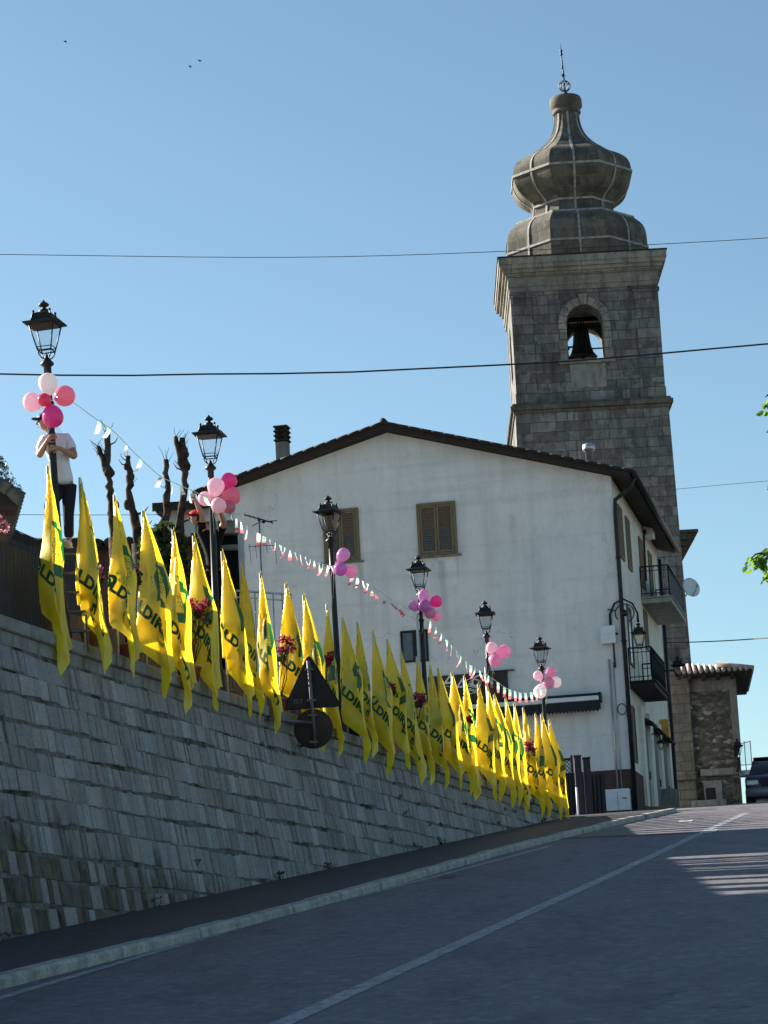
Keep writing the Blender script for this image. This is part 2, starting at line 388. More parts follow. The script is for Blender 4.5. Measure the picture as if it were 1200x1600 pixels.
M['soffit'] = simple('soffit_wood', (.03,.024,.02), .8)
def wood(name, a, b):
    n = NT(name); g = n.noise(n.coord(scale=(14,14,1.2)), 2, 5, .6); n.bsdf(n.ramp(g, [(.3, a), (.7, b)]), .7, .25, bump=g, bs=.3, bd=.004); return n.mat
M['shutter'] = wood('shutter_wood', (.13,.095,.055), (.22,.165,.10))
M['fence_dark'] = wood('fence_dark_boards', (.014,.016,.022), (.035,.037,.045))
M['fence_brown'] = wood('fence_brown_boards', (.07,.042,.03), (.12,.075,.055))
M['pole'] = wood('pole_wood', (.5,.45,.36), (.66,.6,.5))
M['white_metal'] = simple('painted_metal', (.62,.66,.68), .5, .4, var=.05)
M['steel'] = simple('galvanised_steel', (.42,.43,.44), .38, .5, .7)
M['darksteel'] = simple('weathered_steel', (.12,.12,.125), .6, .3, .3)
M['signback'] = simple('sign_back_dark', (.012,.014,.02), .6, .3)
M['signdisc'] = simple('sign_back_brown', (.028,.02,.017), .6, .3)
M['awning'] = simple('awning_fabric', (.02,.022,.03), .9)
M['board'] = simple('shop_board', (.03,.022,.022), .5)
M['white'] = simple('white_lettering', (.7,.7,.7), .6, var=.03)
M['orange'] = simple('orange_box', (.5,.26,.06), .5)
M['cable'] = simple('cable_rubber', (.02,.025,.035), .7)
M['carwhite'] = simple('car_paint_silver', (.16,.18,.2), .25, .5, .3, .03)
M['cardark'] = simple('car_paint_blue', (.012,.016,.045), .22, .5, .1, .05)
M['rubber'] = simple('tyre_rubber', (.02,.02,.02), .85)
M['carglass'] = simple('car_glass', (.012,.015,.02), .06, .8, 0, .02, bs=0)
M['winglass'] = simple('window_glass', (.07,.085,.1), .12, .6, 0, .15, bs=0)
def cloth(name, col):
    n = NT(name); v = n.coord(); f = n.noise(n.coord(scale=(1,1,.55)), 5, 3, .5, 1.2); c = n.ramp(n.noise(v, 9, 3), [(.3, tuple(k*.93 for k in col)), (.7, col)])
    n.bsdf(c, .9, .1, bump=f, bs=1.0, bd=.05); return n.mat
M['skin'] = simple('skin_tan', (.38,.2,.13), .5, .35, var=.05)
M['hair'] = simple('hair_black', (.015,.012,.01), .6)
M['tshirt'] = cloth('tshirt_white', (.76,.74,.78))
M['trousers'] = cloth('trousers_navy', (.024,.024,.036))
M['cloth_and_shade_black'] = simple('shirt_and_shade_black', (.008,.008,.009), .9, .1)
M['redcap'] = simple('cap_red', (.5,.02,.03), .7)
M['shoe'] = simple('shoe_pale', (.5,.45,.38), .7)
M['pot'] = simple('pot_terracotta', (.25,.1,.06), .8)
M['bark'] = simple('dark_bark', (.05,.038,.03), .95, .1, var=.35, sc_=9, bs=.9)
def thin(name, col, tr, rough=.5, gl=.04, var=.1, tw=.45):
    n = NT(name); f = n.noise(n.coord(), 4, 3); a = tuple(k*(1-var) for k in col); b = tuple(min(1, k*(1+var)) for k in col)
    c = n.ramp(f, [(.3, a), (.7, b)])
    d = n.n('ShaderNodeBsdfDiffuse'); n.l(c, d.inputs[0]); t = n.n('ShaderNodeBsdfTranslucent'); t.inputs[0].default_value = c4(tr)
    m = n.n('ShaderNodeMixShader'); m.inputs[0].default_value = tw; n.l(d.outputs[0], m.inputs[1]); n.l(t.outputs[0], m.inputs[2])
    g = n.n('ShaderNodeBsdfGlossy'); g.inputs['Roughness'].default_value = rough
    m2 = n.n('ShaderNodeMixShader'); m2.inputs[0].default_value = gl; n.l(m.outputs[0], m2.inputs[1]); n.l(g.outputs[0], m2.inputs[2])
    n.l(m2.outputs[0], n.out.inputs[0]); return n.mat
M['leaf'] = thin('leaf_fresh', (.10,.2,.03), (.22,.42,.03), .4, .05, .4)
M['leaf_dark'] = thin('leaf_dark', (.03,.05,.02), (.05,.08,.02), .4, .04, .4, .3)
M['leaf_silver'] = thin('leaf_silver', (.07,.10,.09), (.1,.13,.1), .4, .04, .4, .3)
M['petal'] = thin('petal_crimson', (.26,.025,.075), (.4,.03,.1), .5, .02, .4, .4)
M['petal_pink'] = thin('petal_pink', (.6,.2,.32), (.7,.3,.42), .5, .02, .3, .4)
M['pen_w'] = thin('pennant_white', (.72,.72,.7), (.75,.75,.72), .5, .03)
M['pen_r'] = thin('pennant_red', (.68,.16,.18), (.75,.2,.2), .5, .03)
M['pen_g'] = thin('pennant_green', (.22,.42,.32), (.3,.55,.4), .5, .03)
def balloon(name, c):
    n = NT(name)
    lw = n.n('ShaderNodeLayerWeight'); lw.inputs[0].default_value = .35
    cc = n.mix(lw.outputs['Facing'], c, tuple(min(1, q*.8+.02) for q in c))
    b = n.bsdf(cc, .14, .6, link=False); t = n.n('ShaderNodeBsdfTranslucent'); t.inputs[0].default_value = c4(tuple(min(1, q*1.05) for q in c))
    m = n.n('ShaderNodeMixShader'); m.inputs[0].default_value = .5; n.l(b.outputs[0], m.inputs[1]); n.l(t.outputs[0], m.inputs[2])
    n.l(m.outputs[0], n.out.inputs[0]); return n.mat
for k, c in dict(white=(.86,.8,.82), pale=(.88,.62,.72), rose=(.74,.26,.38), hot=(.82,.04,.2), mag=(.74,.05,.36), pink=(.86,.40,.62), lilac=(.72,.38,.66), purple=(.58,.20,.56)).items(): M['b_'+k] = balloon('balloon_'+k, tuple(min(1, q_*.92+.06) for q_ in c))
def glass():
    n = NT('lantern_glass'); t = n.n('ShaderNodeBsdfTransparent'); t.inputs[0].default_value = (.93,.95,.96,1); g = n.n('ShaderNodeBsdfGlossy'); g.inputs['Roughness'].default_value = .08
    m = n.n('ShaderNodeMixShader'); m.inputs[0].default_value = .07; n.l(t.outputs[0], m.inputs[1]); n.l(g.outputs[0], m.inputs[2]); n.l(m.outputs[0], n.out.inputs[0]); return n.mat
M['glass'] = glass()
def flagmat():
    n = NT('flag_yellow_cloth'); c = n.n('ShaderNodeTexCoord'); s = n.n('ShaderNodeSeparateXYZ'); n.l(c.outputs['UV'], s.inputs[0])
    du = n.math('ABSOLUTE', n.math('SUBTRACT', s.outputs[0], .98)); dv = n.math('ABSOLUTE', n.math('SUBTRACT', s.outputs[1], .50))
    d = n.math('ADD', du, dv)
    ring = n.math('MULTIPLY', n.math('GREATER_THAN', d, .27), n.math('LESS_THAN', d, .47))
    # the ribbon is thick at top and bottom corners and narrow at the sides
    narrow = n.math('GREATER_THAN', n.math('ADD', dv, n.math('MULTIPLY', du, .12)), .13)
    ring = n.math('MULTIPLY', ring, narrow)
    # engraved seal: fine lines inside a circle
    q = n.math('SQRT', n.math('ADD', n.math('MULTIPLY', du, du), n.math('MULTIPLY', dv, dv)))
    vo = n.n('ShaderNodeTexVoronoi'); vo.feature = 'DISTANCE_TO_EDGE'; vo.inputs['Scale'].default_value = 26; n.l(c.outputs['UV'], vo.inputs['Vector'])
    ln = n.math('MULTIPLY', n.math('LESS_THAN', vo.outputs['Distance'], .09), n.math('LESS_THAN', q, .17))
    an = n.math('ARCTAN2', n.math('SUBTRACT', s.outputs[1], .5), n.math('SUBTRACT', s.outputs[0], .98))
    rays = n.math('MULTIPLY', n.math('LESS_THAN', n.math('ABSOLUTE', n.math('SINE', n.math('MULTIPLY', an, 22))), .16), n.math('MULTIPLY', n.math('GREATER_THAN', q, .18), n.math('LESS_THAN', q, .27)))
    lines = n.math('MULTIPLY', n.math('MAXIMUM', ln, rays), .75)
    f = n.noise(n.coord(), 3, 3)
    ye = n.ramp(f, [(.3, (.88,.67,.014)), (.7, (.92,.77,.025))])
    col = n.mix(lines, ye, (.10,.16,.01)); col = n.mix(ring, col, (.004,.13,.028))
    weave = n.noise(n.coord(), 160, 2)
    df = n.n('ShaderNodeBsdfDiffuse'); n.l(col, df.inputs[0])
    tr = n.n('ShaderNodeBsdfTranslucent'); n.l(col, tr.inputs[0])
    m = n.n('ShaderNodeMixShader'); m.inputs[0].default_value = .56; n.l(df.outputs[0], m.inputs[1]); n.l(tr.outputs[0], m.inputs[2])
    g = n.n('ShaderNodeBsdfGlossy'); g.inputs['Roughness'].default_value = .38; g.inputs[0].default_value = (1, .95, .7, 1)
    m2 = n.n('ShaderNodeMixShader'); m2.inputs[0].default_value = .07; n.l(m.outputs[0], m2.inputs[1]); n.l(g.outputs[0], m2.inputs[2])
    bu = n.n('ShaderNodeBump'); bu.inputs['Strength'].default_value = .25; bu.inputs['Distance'].default_value = .02; n.l(n.noise(n.coord(scale=(1,1,.3)), 9, 3), bu.inputs['Height'])
    n.l(bu.outputs[0], df.inputs['Normal']); n.l(bu.outputs[0], g.inputs['Normal'])
    n.l(m2.outputs[0], n.out.inputs[0]); return n.mat
M['flag'] = flagmat()
M['flagletter'] = thin('flag_letter_green', (.006,.11,.03), (.01,.12,.03), .5, .03, .1, .35)
M['earth'] = simple('dry_earth', (.16,.14,.1), .95, .1, var=.3, sc_=.6)

# ================================================================== GROUND, ROAD
def resample(pts, step=1.0):
    out = []; 
    for a, b in zip(pts, pts[1:]):
        L = (b - a).length; k = max(1, int(L/step))
        for i in range(k): out.append(a.lerp(b, i/k))
    out.append(pts[-1]); return out
def smooth(pts, it=6):
    for _ in range(it):
        pts = [pts[0]] + [(pts[i-1] + pts[i]*2 + pts[i+1])/4 for i in range(1, len(pts)-1)] + [pts[-1]]
    return pts
def line_px(pl, dz=0):
    P = [ghit(x, y, dz) for x, y in pl]; return [Vector((p.x, p.y, 0)) for p in P]
# level of the kerb line on the ground (plan), extended towards the camera and past the crest
kin = line_px([(0,1517),(208,1467),(417,1421),(650,1357),(800,1315),(877,1301),(940,1282)], .12)
d0 = (kin[1]-kin[0]).normalized()
kin = [kin[0] - d0*30] + kin + [kin[-1] + Vector((1.2, 3.4, 0)), kin[-1] + Vector((2.5, 7.6, 0)), kin[-1] + Vector((3.9, 13.5, 0)), kin[-1] + Vector((7.2, 29, 0)), kin[-1] + Vector((14, 62, 0))]
kin = smooth(resample(kin, 1.0), 30)
def offset(pl, d):
    out = []
    for i, p in enumerate(pl):
        t = (pl[min(i+1,len(pl)-1)] - pl[max(i-1,0)]).normalized(); out.append(p + Vector((t.y, -t.x, 0))*d)
    return out
def ribbon(mb, A, B, dz0, dz1=None, nx=1, m=0):
    dz1 = dz0 if dz1 is None else dz1; vs = []; fs = []
    for a, b in zip(A, B):
        for k in range(nx+1):
            p = a.lerp(b, k/nx); vs.append((p.x, p.y, gz(p.x, p.y) + dz0 + (dz1-dz0)*k/nx))
    W = nx+1
    for i in range(len(A)-1):
        for k in range(nx): fs.append((i*W+k, i*W+k+1, (i+1)*W+k+1, (i+1)*W+k))
    mb.add(vs, fs, m, True)
# base ground, one sheet to the horizon
mb = MB(); vs = []; fs = []
ss = [-400, -100] + [i*2.0 for i in range(-10, 80)] + [180, 240, 400, 900, 1900]; ts = [-1500, -300, -80, -40, -20, -10, 0, 10, 20, 40, 80, 300, 1500]
for s_ in ss:
    for t_ in ts:
        x = s_*sin(AR) + t_*cos(AR); y = s_*cos(AR) - t_*sin(AR)
        z = prof(s_) - .04
        if s_ > 200: z = prof(200) - .04 - (s_-200)*.02
        vs.append((x, y, z))
W = len(ts)
for i in range(len(ss)-1):
    for k in range(W-1): fs.append((i*W+k, i*W+k+1, (i+1)*W+k+1, (i+1)*W+k))
mb.add(vs, fs, 0, True); struct('ground', mb, M['earth'])
# road
kout = offset(kin, .2)
mb = MB(); ribbon(mb, kout, offset(kin, 8.2), 0, nx=4); struct('road', mb, M['asphalt'])
mb = MB(); ribbon(mb, offset(kin, 8.6), offset(kin, 13), .12, nx=2); ribbon(mb, offset(kin, 8.2), offset(kin, 8.2001), 0, .12)
ribbon(mb, offset(kin, 8.2), offset(kin, 8.6), .12); struct('far_pavement', mb, M['terrace'])
# pavement between wall and kerb
kend = next(i for i, p in enumerate(kin) if p.y > 65.0)
mb = MB(); ribbon(mb, offset(kin, -2.9)[:kend], kin[:kend], .088, nx=2); struct('pavement', mb, M['asphalt_dark'])
mb = MB(); ribbon(mb, offset(kin, -9)[kend-3:], kout[kend-3:], .0, nx=3); struct('forecourt', mb, M['forecourt'])
# kerb: single stones
mb = MB(); rk = random.Random(3)
for i in range(kend-1):
    a0, a1 = kin[i], kin[i+1]; b0, b1 = kout[i], kout[i+1]; g = .012/max(.1, (a1-a0).length)
    h = .105 + rk.uniform(-.012, .008); o = rk.uniform(-.012, .012); t = (b0-a0).normalized()*o
    q = [a0.lerp(a1, g), b0.lerp(b1, g)+t, b0.lerp(b1, 1-g)+t, a0.lerp(a1, 1-g)]
    top = [Vector((p.x, p.y, gz(p.x, p.y)+h)) for p in q]; bot = [Vector((p.x, p.y, gz(p.x, p.y)-.1)) for p in q]
    c = (q[1]-q[0]).normalized()*.03
    # chamfer on the road side
    t1 = [top[0], top[1]-c, top[2]-c, top[3]]; mid = [top[1]-Vector((0,0,.03)), top[2]-Vector((0,0,.03))]
    mb.face(t1, 0); mb.face([t1[1], mid[0], mid[1], t1[2]], 0); mb.face([mid[0], bot[1], bot[2], mid[1]], 0)
    mb.face([t1[0], bot[0], bot[1], mid[0], t1[1]][::-1], 0); mb.face([t1[3], t1[2], mid[1], bot[2], bot[3]][::-1], 0); mb.face([bot[0], t1[0], t1[3], bot[3]][::-1], 0)
struct('kerb', mb, M['kerb'])
# painted lines
edge = smooth(resample(line_px([(0,1560),(200,1500),(450,1428),(650,1378),(754,1350),(860,1322)]), 1), 10)
de = (edge[1]-edge[0]).normalized(); edge = [edge[0]-de*8] + edge
cen = smooth(resample(line_px([(440,1600),(800,1438),(1000,1347),(1077,1310),(1160,1273)]), 1), 8)
dc = (cen[1]-cen[0]).normalized(); cen = [cen[0]-dc*10] + cen + [cen[-1] + (cen[-1]-cen[-2])*12]
mb = MB(); ribbon(mb, offset(edge, -.065), offset(edge, .065), .004); ribbon(mb, offset(cen, -.09), offset(cen, .09), .004)
mk = struct('road_markings', mb, M['road_paint'])
mb = MB()
for quad in ([(980,1352),(990,1347),(1003,1345),(994,1351)], [(935,1279),(944,1274),(968,1271),(958,1276)], [(985,1281),(992,1277),(1012,1273),(1004,1278)], [(1018,1273),(1024,1270),(1042,1267),(1036,1271)], [(1060,1284),(1064,1281),(1084,1281),(1080,1284)], [(1092,1302),(1096,1298),(1122,1296),(1118,1300)]):
    P = [ghit(x, y, .0085) for x, y in quad]; mb.face([P[0], P[3], P[2], P[1]])
struct('crossing_markings', mb, M['road_paint_bright'])
mb = MB()
for quad in ([(866,1312),(868,1309),(1104,1299),(1108,1301)], [(684,1373),(690,1369),(712,1368),(708,1372)], [(640,1332),(644,1330),(652,1330),(650,1333)]):
    P = [ghit(x, y, .0045) for x, y in quad]; mb.face([P[0], P[3], P[2], P[1]])
struct('road_patches', mb, M['asphalt_dark'])
# terrace behind the wall
mb = MB()
def tq(s0, s1, o0, o1, z): return [wp(s0, o0, z), wp(s1, o0, z), wp(s1, o1, z), wp(s0, o1, z)]
mb.box((-40, -16, -3), (0, 34.6, 0), 0, Matrix.Translation(wp(0, -.25, CAPZ-.12)) @ Matrix.Rotation(-WA, 4, 'Z'))
struct('terrace', mb, M['terrace'])

# ================================================================== RETAINING WALL
wall = thing('retaining_wall', 'long grey stone block retaining wall with concrete coping beside the road', 'wall', wp(0, 0, 0), -WA)
# local: x outward, y along, z up
BAT = .17; S0, S1 = -12.0, 35.6
def wg(s, z_=0):   # ground height at foot of wall in plan
    p = wp(s, .5); return gz(p.x, p.y)
mb = MB(); mbm = MB(); rb = random.Random(11)
z = CAPZ - .36; top = z
while z > -.6:
    h = rb.uniform(.27, .34) if z > 2.6 else rb.uniform(.29, .38)
    z0 = z - h; s = S0 + rb.uniform(0, .3)
    while s < S1:
        wd = rb.choice([.12, .15, .18, .2, .22, .24, .27, .3, .36]) * rb.uniform(.9, 1.1); s1 = s + wd
        if wg((s+s1)/2) - .1 < z:
            j = .008 + rb.random()*.010; wv_ = lambda y: .016*sin(y*.9+z*5)+.010*sin(y*2.3+z*9)
            zz0 = z0 + j*1.2 + rb.uniform(-.008, .010); zz1 = z - j*1.2 + rb.uniform(-.012, .008); a = s + j*rb.uniform(.7, 1.6); b = s1 - j*rb.uniform(.7, 1.5)
            pr = rb.uniform(.010, .024); be = rb.uniform(.008, .016); tl = rb.uniform(-.012, .012)
            f = lambda y, q, o: Vector(((CAPZ-q)*BAT + o, y, q + wv_(y)))
            k1, k2, k3, k4 = [rb.uniform(-.012, .012) for _ in range(4)]
            back = [f(a, zz0, -.03), f(b, zz0, -.03), f(b, zz1, -.03), f(a, zz1, -.03)]
            ed = [f(a+k1*.5, zz0, pr*.35), f(b+k2*.5, zz0, pr*.35), f(b+k3*.5, zz1, pr*.35), f(a+k4*.5, zz1, pr*.35)]
            fr = [f(a+be+k1, zz0+be+k2*.5, pr-tl), f(b-be+k2, zz0+be+k3*.5, pr+tl), f(b-be+k3, zz1-be+k4*.5, pr+tl), f(a+be+k4, zz1-be+k1*.5, pr-tl)]
            g = rb.choice([.40, .44, .46, .47, .49, .51, .44, .47, .47, .58]) * rb.uniform(.88, 1.12)
            tint = rb.choice([(1.02, 1, .98), (1.03, .99, .95), (.99, 1, 1.0), (1.0, 1.0, .95), (1.03, .97, .92)])
            col = tuple(g*t for t in tint)
            fs = [(0,1,5,4),(1,2,6,5),(2,3,7,6),(3,0,4,7),(4,5,9,8),(5,6,10,9),(6,7,11,10),(7,4,8,11),(8,9,10,11)]
            mb.add(back+ed+fr, fs, 0, False, col)
        s = s1
    z = z0
mb.obj('stonework', M['blocks'], wall)
mbm.add([(( CAPZ-(-.8))*BAT, S0, -.8), ((CAPZ+.8)*BAT, S1, -.8), ((CAPZ-top-.03)*BAT, S1, top+.03), ((CAPZ-top-.03)*BAT, S0, top+.03), (-.6, S0, -.8), (-.6, S1, -.8), (-.6, S1, top+.03), (-.6, S0, top+.03)],
        [(0,1,2,3),(5,4,7,6),(4,0,3,7),(1,5,6,2),(3,2,6,7),(4,5,1,0)])
mbm.obj('mortar_core', M['mortar'], wall)
mb = MB(); s = S0
mbb = MB()
while s < S1:
    L = rb.uniform(1.3, 1.7); e = min(S1, s+L); o = rb.uniform(-.006, .006)
    mb.bbox((-.32, s+.004, CAPZ-.17+o), (.10+o, e-.004, CAPZ+o), .018)
    s = e
mb.obj('coping', M['coping'], wall)
mbb.box((-.5, S0, top+.02), (.05, S1+.002, CAPZ-.172)); mbb.obj('cap_band', M['coping'], wall)
# weeds growing out of the joints and along the foot of the wall
def leafcloud(mb, c, rad, n, size, rnd, m=0, droop=0, flat=.35):
    for _ in range(n):
        while True:
            v = Vector((rnd.uniform(-1,1), rnd.uniform(-1,1), rnd.uniform(-1,1)))
            if v.length < 1: break
        p = Vector(c) + Vector((v.x*rad[0], v.y*rad[1], v.z*rad[2]))
        a = Vector((rnd.uniform(-1,1), rnd.uniform(-1,1), rnd.uniform(-1,1)-droop)).normalized(); b = a.orthogonal().normalized()
        b = (Matrix.Rotation(rnd.uniform(0, 6.28), 3, a) @ b); s_ = size*rnd.uniform(.6, 1.3); nn = a.cross(b)*s_*.18
        mb.face([p-a*s_*.5, p+b*s_*flat*.6-a*s_*.1+nn, p+a*s_*.5, p-b*s_*flat*.6-a*s_*.1+nn], m, False)
mb = MB(); rw = random.Random(5)
for i in range(7):
    s = rw.uniform(-2, 34); p = Vector((CAPZ-wg(s))*BAT*Vector((1,0,0)) + Vector((.06, s, wg(s)+.16)))
    leafcloud(mb, p, (.07, rw.uniform(.1,.4), rw.uniform(.04, .1)), rw.randint(14, 40), .06, rw)
for i in range(12):
    s = rw.uniform(0, 32); q = rw.uniform(wg(s)+.3, CAPZ-.5); leafcloud(mb, ((CAPZ-q)*BAT+.05, s, q), (.04, .08, .05), 14, .05, rw)
o = mb.obj('joint_weeds', M['leaf_dark'], wall); o['kind'] = 'stuff'

# ================================================================== WHITE HOUSE
hb = radians(11.57); q = ray(990, 1262); HC = q * 73.0
H = Fr(HC, hb)
house = thing('gabled_house', 'large white plastered house with a low gable, brown plinth and side balconies', 'house', HC, -hb)
def pf(px, py, y=0): return H.pf(px, py, y)
xl = pf(364, 900)[0]; zr = pf(956, 744)[1]; zl = pf(364, 765)[1]; xa, za = pf(605, 676)
L = H.ps(1053, 1240)[0]; zp = pf(888, 1208)[1]
# gable slope measured along the frontal roof line
T = .32
mb = MB()
def wallface(mb, x0, x1, zb, m=0): pass
# walls (solid shell with window openings left to frames set proud)
mb.prism([(xl, zp), (0, zp), (0, zr), (xa, za), (xl, zl)], 0, .4, 0)
mb.prism([(xl, zp), (0, zp), (0, zr), (xa, za), (xl, zl)], L-.3, L, 0)
mb.box((xl, .4, zp), (xl+.3, L-.3, zl-.1))
def stained():
    m = plaster('house_plaster', (.60,.61,.61), (.73,.735,.735), (.42,.44,.45)); t_ = m.node_tree; n = NT.__new__(NT); n.mat = m; n.t = t_; n.out = None
    pb = [q for q in t_.nodes if q.type == 'BSDF_PRINCIPLED'][0]; src = pb.inputs['Base Color'].links[0].from_socket
    sx = n.n('ShaderNodeSeparateXYZ'); n.l(n.coord(), sx.inputs[0]); c = src
    for (px, py, ln, wd, st) in ((690, 872, 2.9, .16, .75), (714, 866, 1.2, .08, .5), (660, 868, 1.0, .08, .4), (562, 877, 2.6, .13, .6), (520, 880, 1.3, .10, .4), (800, 800, 2.2, .2, .3), (655, 1038, 1.0, .1, .4)):
        x_, z_ = pf(px, py)
        dx = n.math('ABSOLUTE', n.math('SUBTRACT', n.math('ADD', sx.outputs[0], n.math('MULTIPLY', n.noise(n.coord(), 2.5, 3), .12)), x_ + .06))
        ax_ = n.math('SUBTRACT', 1.0, n.math('DIVIDE', dx, wd), clamp=True)
        dz_ = n.math('SUBTRACT', z_, sx.outputs[2]); a1 = n.math('MULTIPLY', dz_, 8, clamp=True); a2 = n.math('SUBTRACT', 1.0, n.math('DIVIDE', dz_, ln), clamp=True)
        f = n.math('MULTIPLY', n.math('MULTIPLY', ax_, n.math('MULTIPLY', a1, a2)), st)
        c = n.mix(n.math('MULTIPLY', f, n.ramp(n.noise(n.coord(scale=(3,3,.6)), 3, 4), [(.3, (.3,.3,.3)), (.6, (1,1,1))])), c, (.22,.23,.22))
    n.l(c, pb.inputs['Base Color']); return m
hw = mb.obj('wall', stained(), house)
# facade wall (right side), cream
mb = MB(); mb.box((-.35, .4, zp), (0, L-.3, zr-.02)); mb.obj('side_wall', M['cream'], house)
mb = MB(); mb.box((xl-.02, -.03, -2.5), (.03, .45, zp)); mb.box((-.4, .45, -2.5), (.03, L*.28, zp+.02))
mb.obj('plinth', M['plinth'], house)
# roof
ov = .55; mb = MB()
sR = (za-zr)/(0-xa); sL = (za-zl)/(xa-xl)
oL = .9; oR = .62
rp = [(xa, za+.02), (oR, zr - sR*oR + .02), (oR, zr - sR*oR + .17), (xa, za+.19), (xl-oL, zl - sL*oL + .17), (xl-oL, zl - sL*oL + .02)]
mb.prism(rp, -ov, L+.4, 0)
rf = mb.obj('roof', M['roofdark'], house)
mb = MB()
for sd_, x_end, z_end in ((1, oR+.08, zr - sR*(oR+.08)), (-1, xl-oL-.08, zl - sL*(oL+.08))):
    # barge tiles: overlapping rounds that follow the verge
    n_ = int(hypot(x_end-xa, z_end-za)/.36)
    for i in range(n_):
        a = Vector((xa + (x_end-xa)*i/n_, -ov-.0, za+.20 + (z_end-za)*i/n_)); b = Vector((xa + (x_end-xa)*(i+1.15)/n_, -ov-.0, za+.19 + (z_end-za)*(i+1.15)/n_))
        mb.tube([a, b], [.05, .06], 8)
    for j in range(int((L+.8)/.25)):
        y = -ov+.1 + j*.25
        mb.tube([Vector((x_end-.5*sd_, y, z_end+.20+.5*sR)), Vector((x_end+.03*sd_, y, z_end+.18))], .06, 6)
mb.tube([Vector((xa, -ov-.04, za+.24)), Vector((xa, L+.3, za+.24))], .10, 8)
mb.obj('roof_tiles', M['roofdark'], rf)
mb = MB(); pts = []
mb.tube([Vector((oR+.12, -ov+.1, zr-sR*oR+.12)), Vector((oR+.12, L+.3, zr-sR*oR+.08))], .085, 8)
mb.tube([Vector((oR+.1, -.2, zr-sR*oR+.05)), Vector((oR-.05, -.15, zr-sR*oR-.25)), Vector((.09, -.1, zr-.75)), Vector((.07, -.09, zr-1.2)), Vector((.07, -.09, -1.2))], .065, 8)
for zz in (zr-2.5, zr-5, zr-7.2): mb.lathe([(.075, -.03), (.085, -.02), (.085, .02), (.075, .03)], 10, (.07, -.09, zz))
mb.tube([Vector((.09, L*.995, zr-.4)), Vector((.09, L*.995, .8))], .06, 8)
mb.obj('gutter', M['iron'], house)
# thin conduits on the front near the corner
mb = MB()
mb.tube([Vector((-.42, -.04, 4.4)), Vector((-.42, -.04, -.2))], .03, 6); mb.tube([Vector((-.3, -.035, 4.3)), Vector((-.3, -.035, -.2))], .018, 6)
mb.obj('conduit', M['steel'], house)
# chimney and flue
cx, cz = pf(441, 735, 2.5); mb = MB(); zt = pf(440, 690, 2.5)[1]; wq = (pf(450, 700, 2.5)[0]-pf(432, 700, 2.5)[0])
mb.box((cx-wq/2, 2.5, cz-.8), (cx+wq/2, 2.5+wq, zt)); chy = 2.5
ch = mb.obj('chimney', M['pale_concrete'], rf)
mb = MB()
for k in range(4): mb.bbox((cx-wq*.62, chy-wq*.12, zt+.02+k*.15), (cx+wq*.62, chy+wq*1.12, zt+.09+k*.15), .02)
for dx in (-.4, .4):
    for dy in (.1, .9): mb.box((cx+dx*wq-.04, chy+dy*wq-.04, zt-.01), (cx+dx*wq+.04, chy+dy*wq+.04, zt+.5))
mb.obj('chimney_cap', M['roofdark'], rf)
fx, fz = pf(921, 716, 2.0); mb = MB(); mb.lathe([(.12, -.5), (.12, .22), (.19, .24), (.2, .3), (.19, .42), (.12, .46), (.0, .47)], 14, (fx, 2.0, fz)); mb.obj('roof_flue', M['steel'], rf)
def louvre_window(parent, x0, x1, z0, z1, fy=0, mats=('shutter',), ax='f'):
    """shuttered window in local front plane; frame proud of wall"""
    def P(mb): 
        return None
    mb = MB(); t = .09
    mb.bbox((x0-t, fy-.07, z0-t), (x0, fy+.02, z1+t), .01); mb.bbox((x1, fy-.07, z0-t), (x1+t, fy+.02, z1+t), .01)
    mb.bbox((x0, fy-.068, z1), (x1, fy+.02, z1+t), .01); mb.bbox((x0, fy-.068, z0-t), (x1, fy+.02, z0), .01)
    win = mb.obj('window', M['shutter'], parent)
    mb = MB(); mb.box((x0, fy-.012, z0), (x1, fy-.004, z1)); mb.obj('pane', M['winglass'], win)
    xm = (x0+x1)/2
    for a, b in ((x0+.01, xm-.008), (xm+.008, x1-.01)):
        mb = MB(); s = .06; y0, y1 = fy-.062, fy-.018
        mb.box((a, y0, z0+.01), (a+s, y1, z1-.01)); mb.box((b-s, y0, z0+.01), (b, y1, z1-.01)); mb.box((a+s, y0, z1-.01-s), (b-s, y1, z1-.01)); mb.box((a+s, y0, z0+.01), (b-s, y1, z0+.01+s))
        zm = z0 + (z1-z0)*.5; n_ = int((z1-z0-2*s)/.055)
        for i in range(n_):
            zz = z0+s+.02 + (z1-z0-2*s-.04)*(i+.5)/n_; tilt = .022 if zz > zm else -.004
            Mx = Matrix.Translation((0, fy-.04, zz)) @ Matrix.Rotation(radians(-38 if zz > zm else 8), 4, 'X')
            mb.box((a+s, -.022, -.005), (b-s, .022, .005), 0, Mx)
        mb.obj('shutter', M['shutter'], win)
    mb = MB(); mb.bbox((x0-.2, fy-.13, z0-t-.05), (x1+.2, fy+.02, z0-t-.003), .01); mb.obj('sill', M['pale_concrete'], win)
    return win
def rectpx(xl_, xr, yt, yb, y=0):
    a = pf(xl_, yt, y); b = pf(xr, yb, y); return a[0], b[0], b[1], a[1]
a = pf(659, 866); b = pf(711, 787); louvre_window(house, a[0], pf(711, 860)[0], a[1], b[1])
a = pf(512, 876); b = pf(556, 798); louvre_window(house, a[0], pf(559, 873)[0], a[1], b[1])
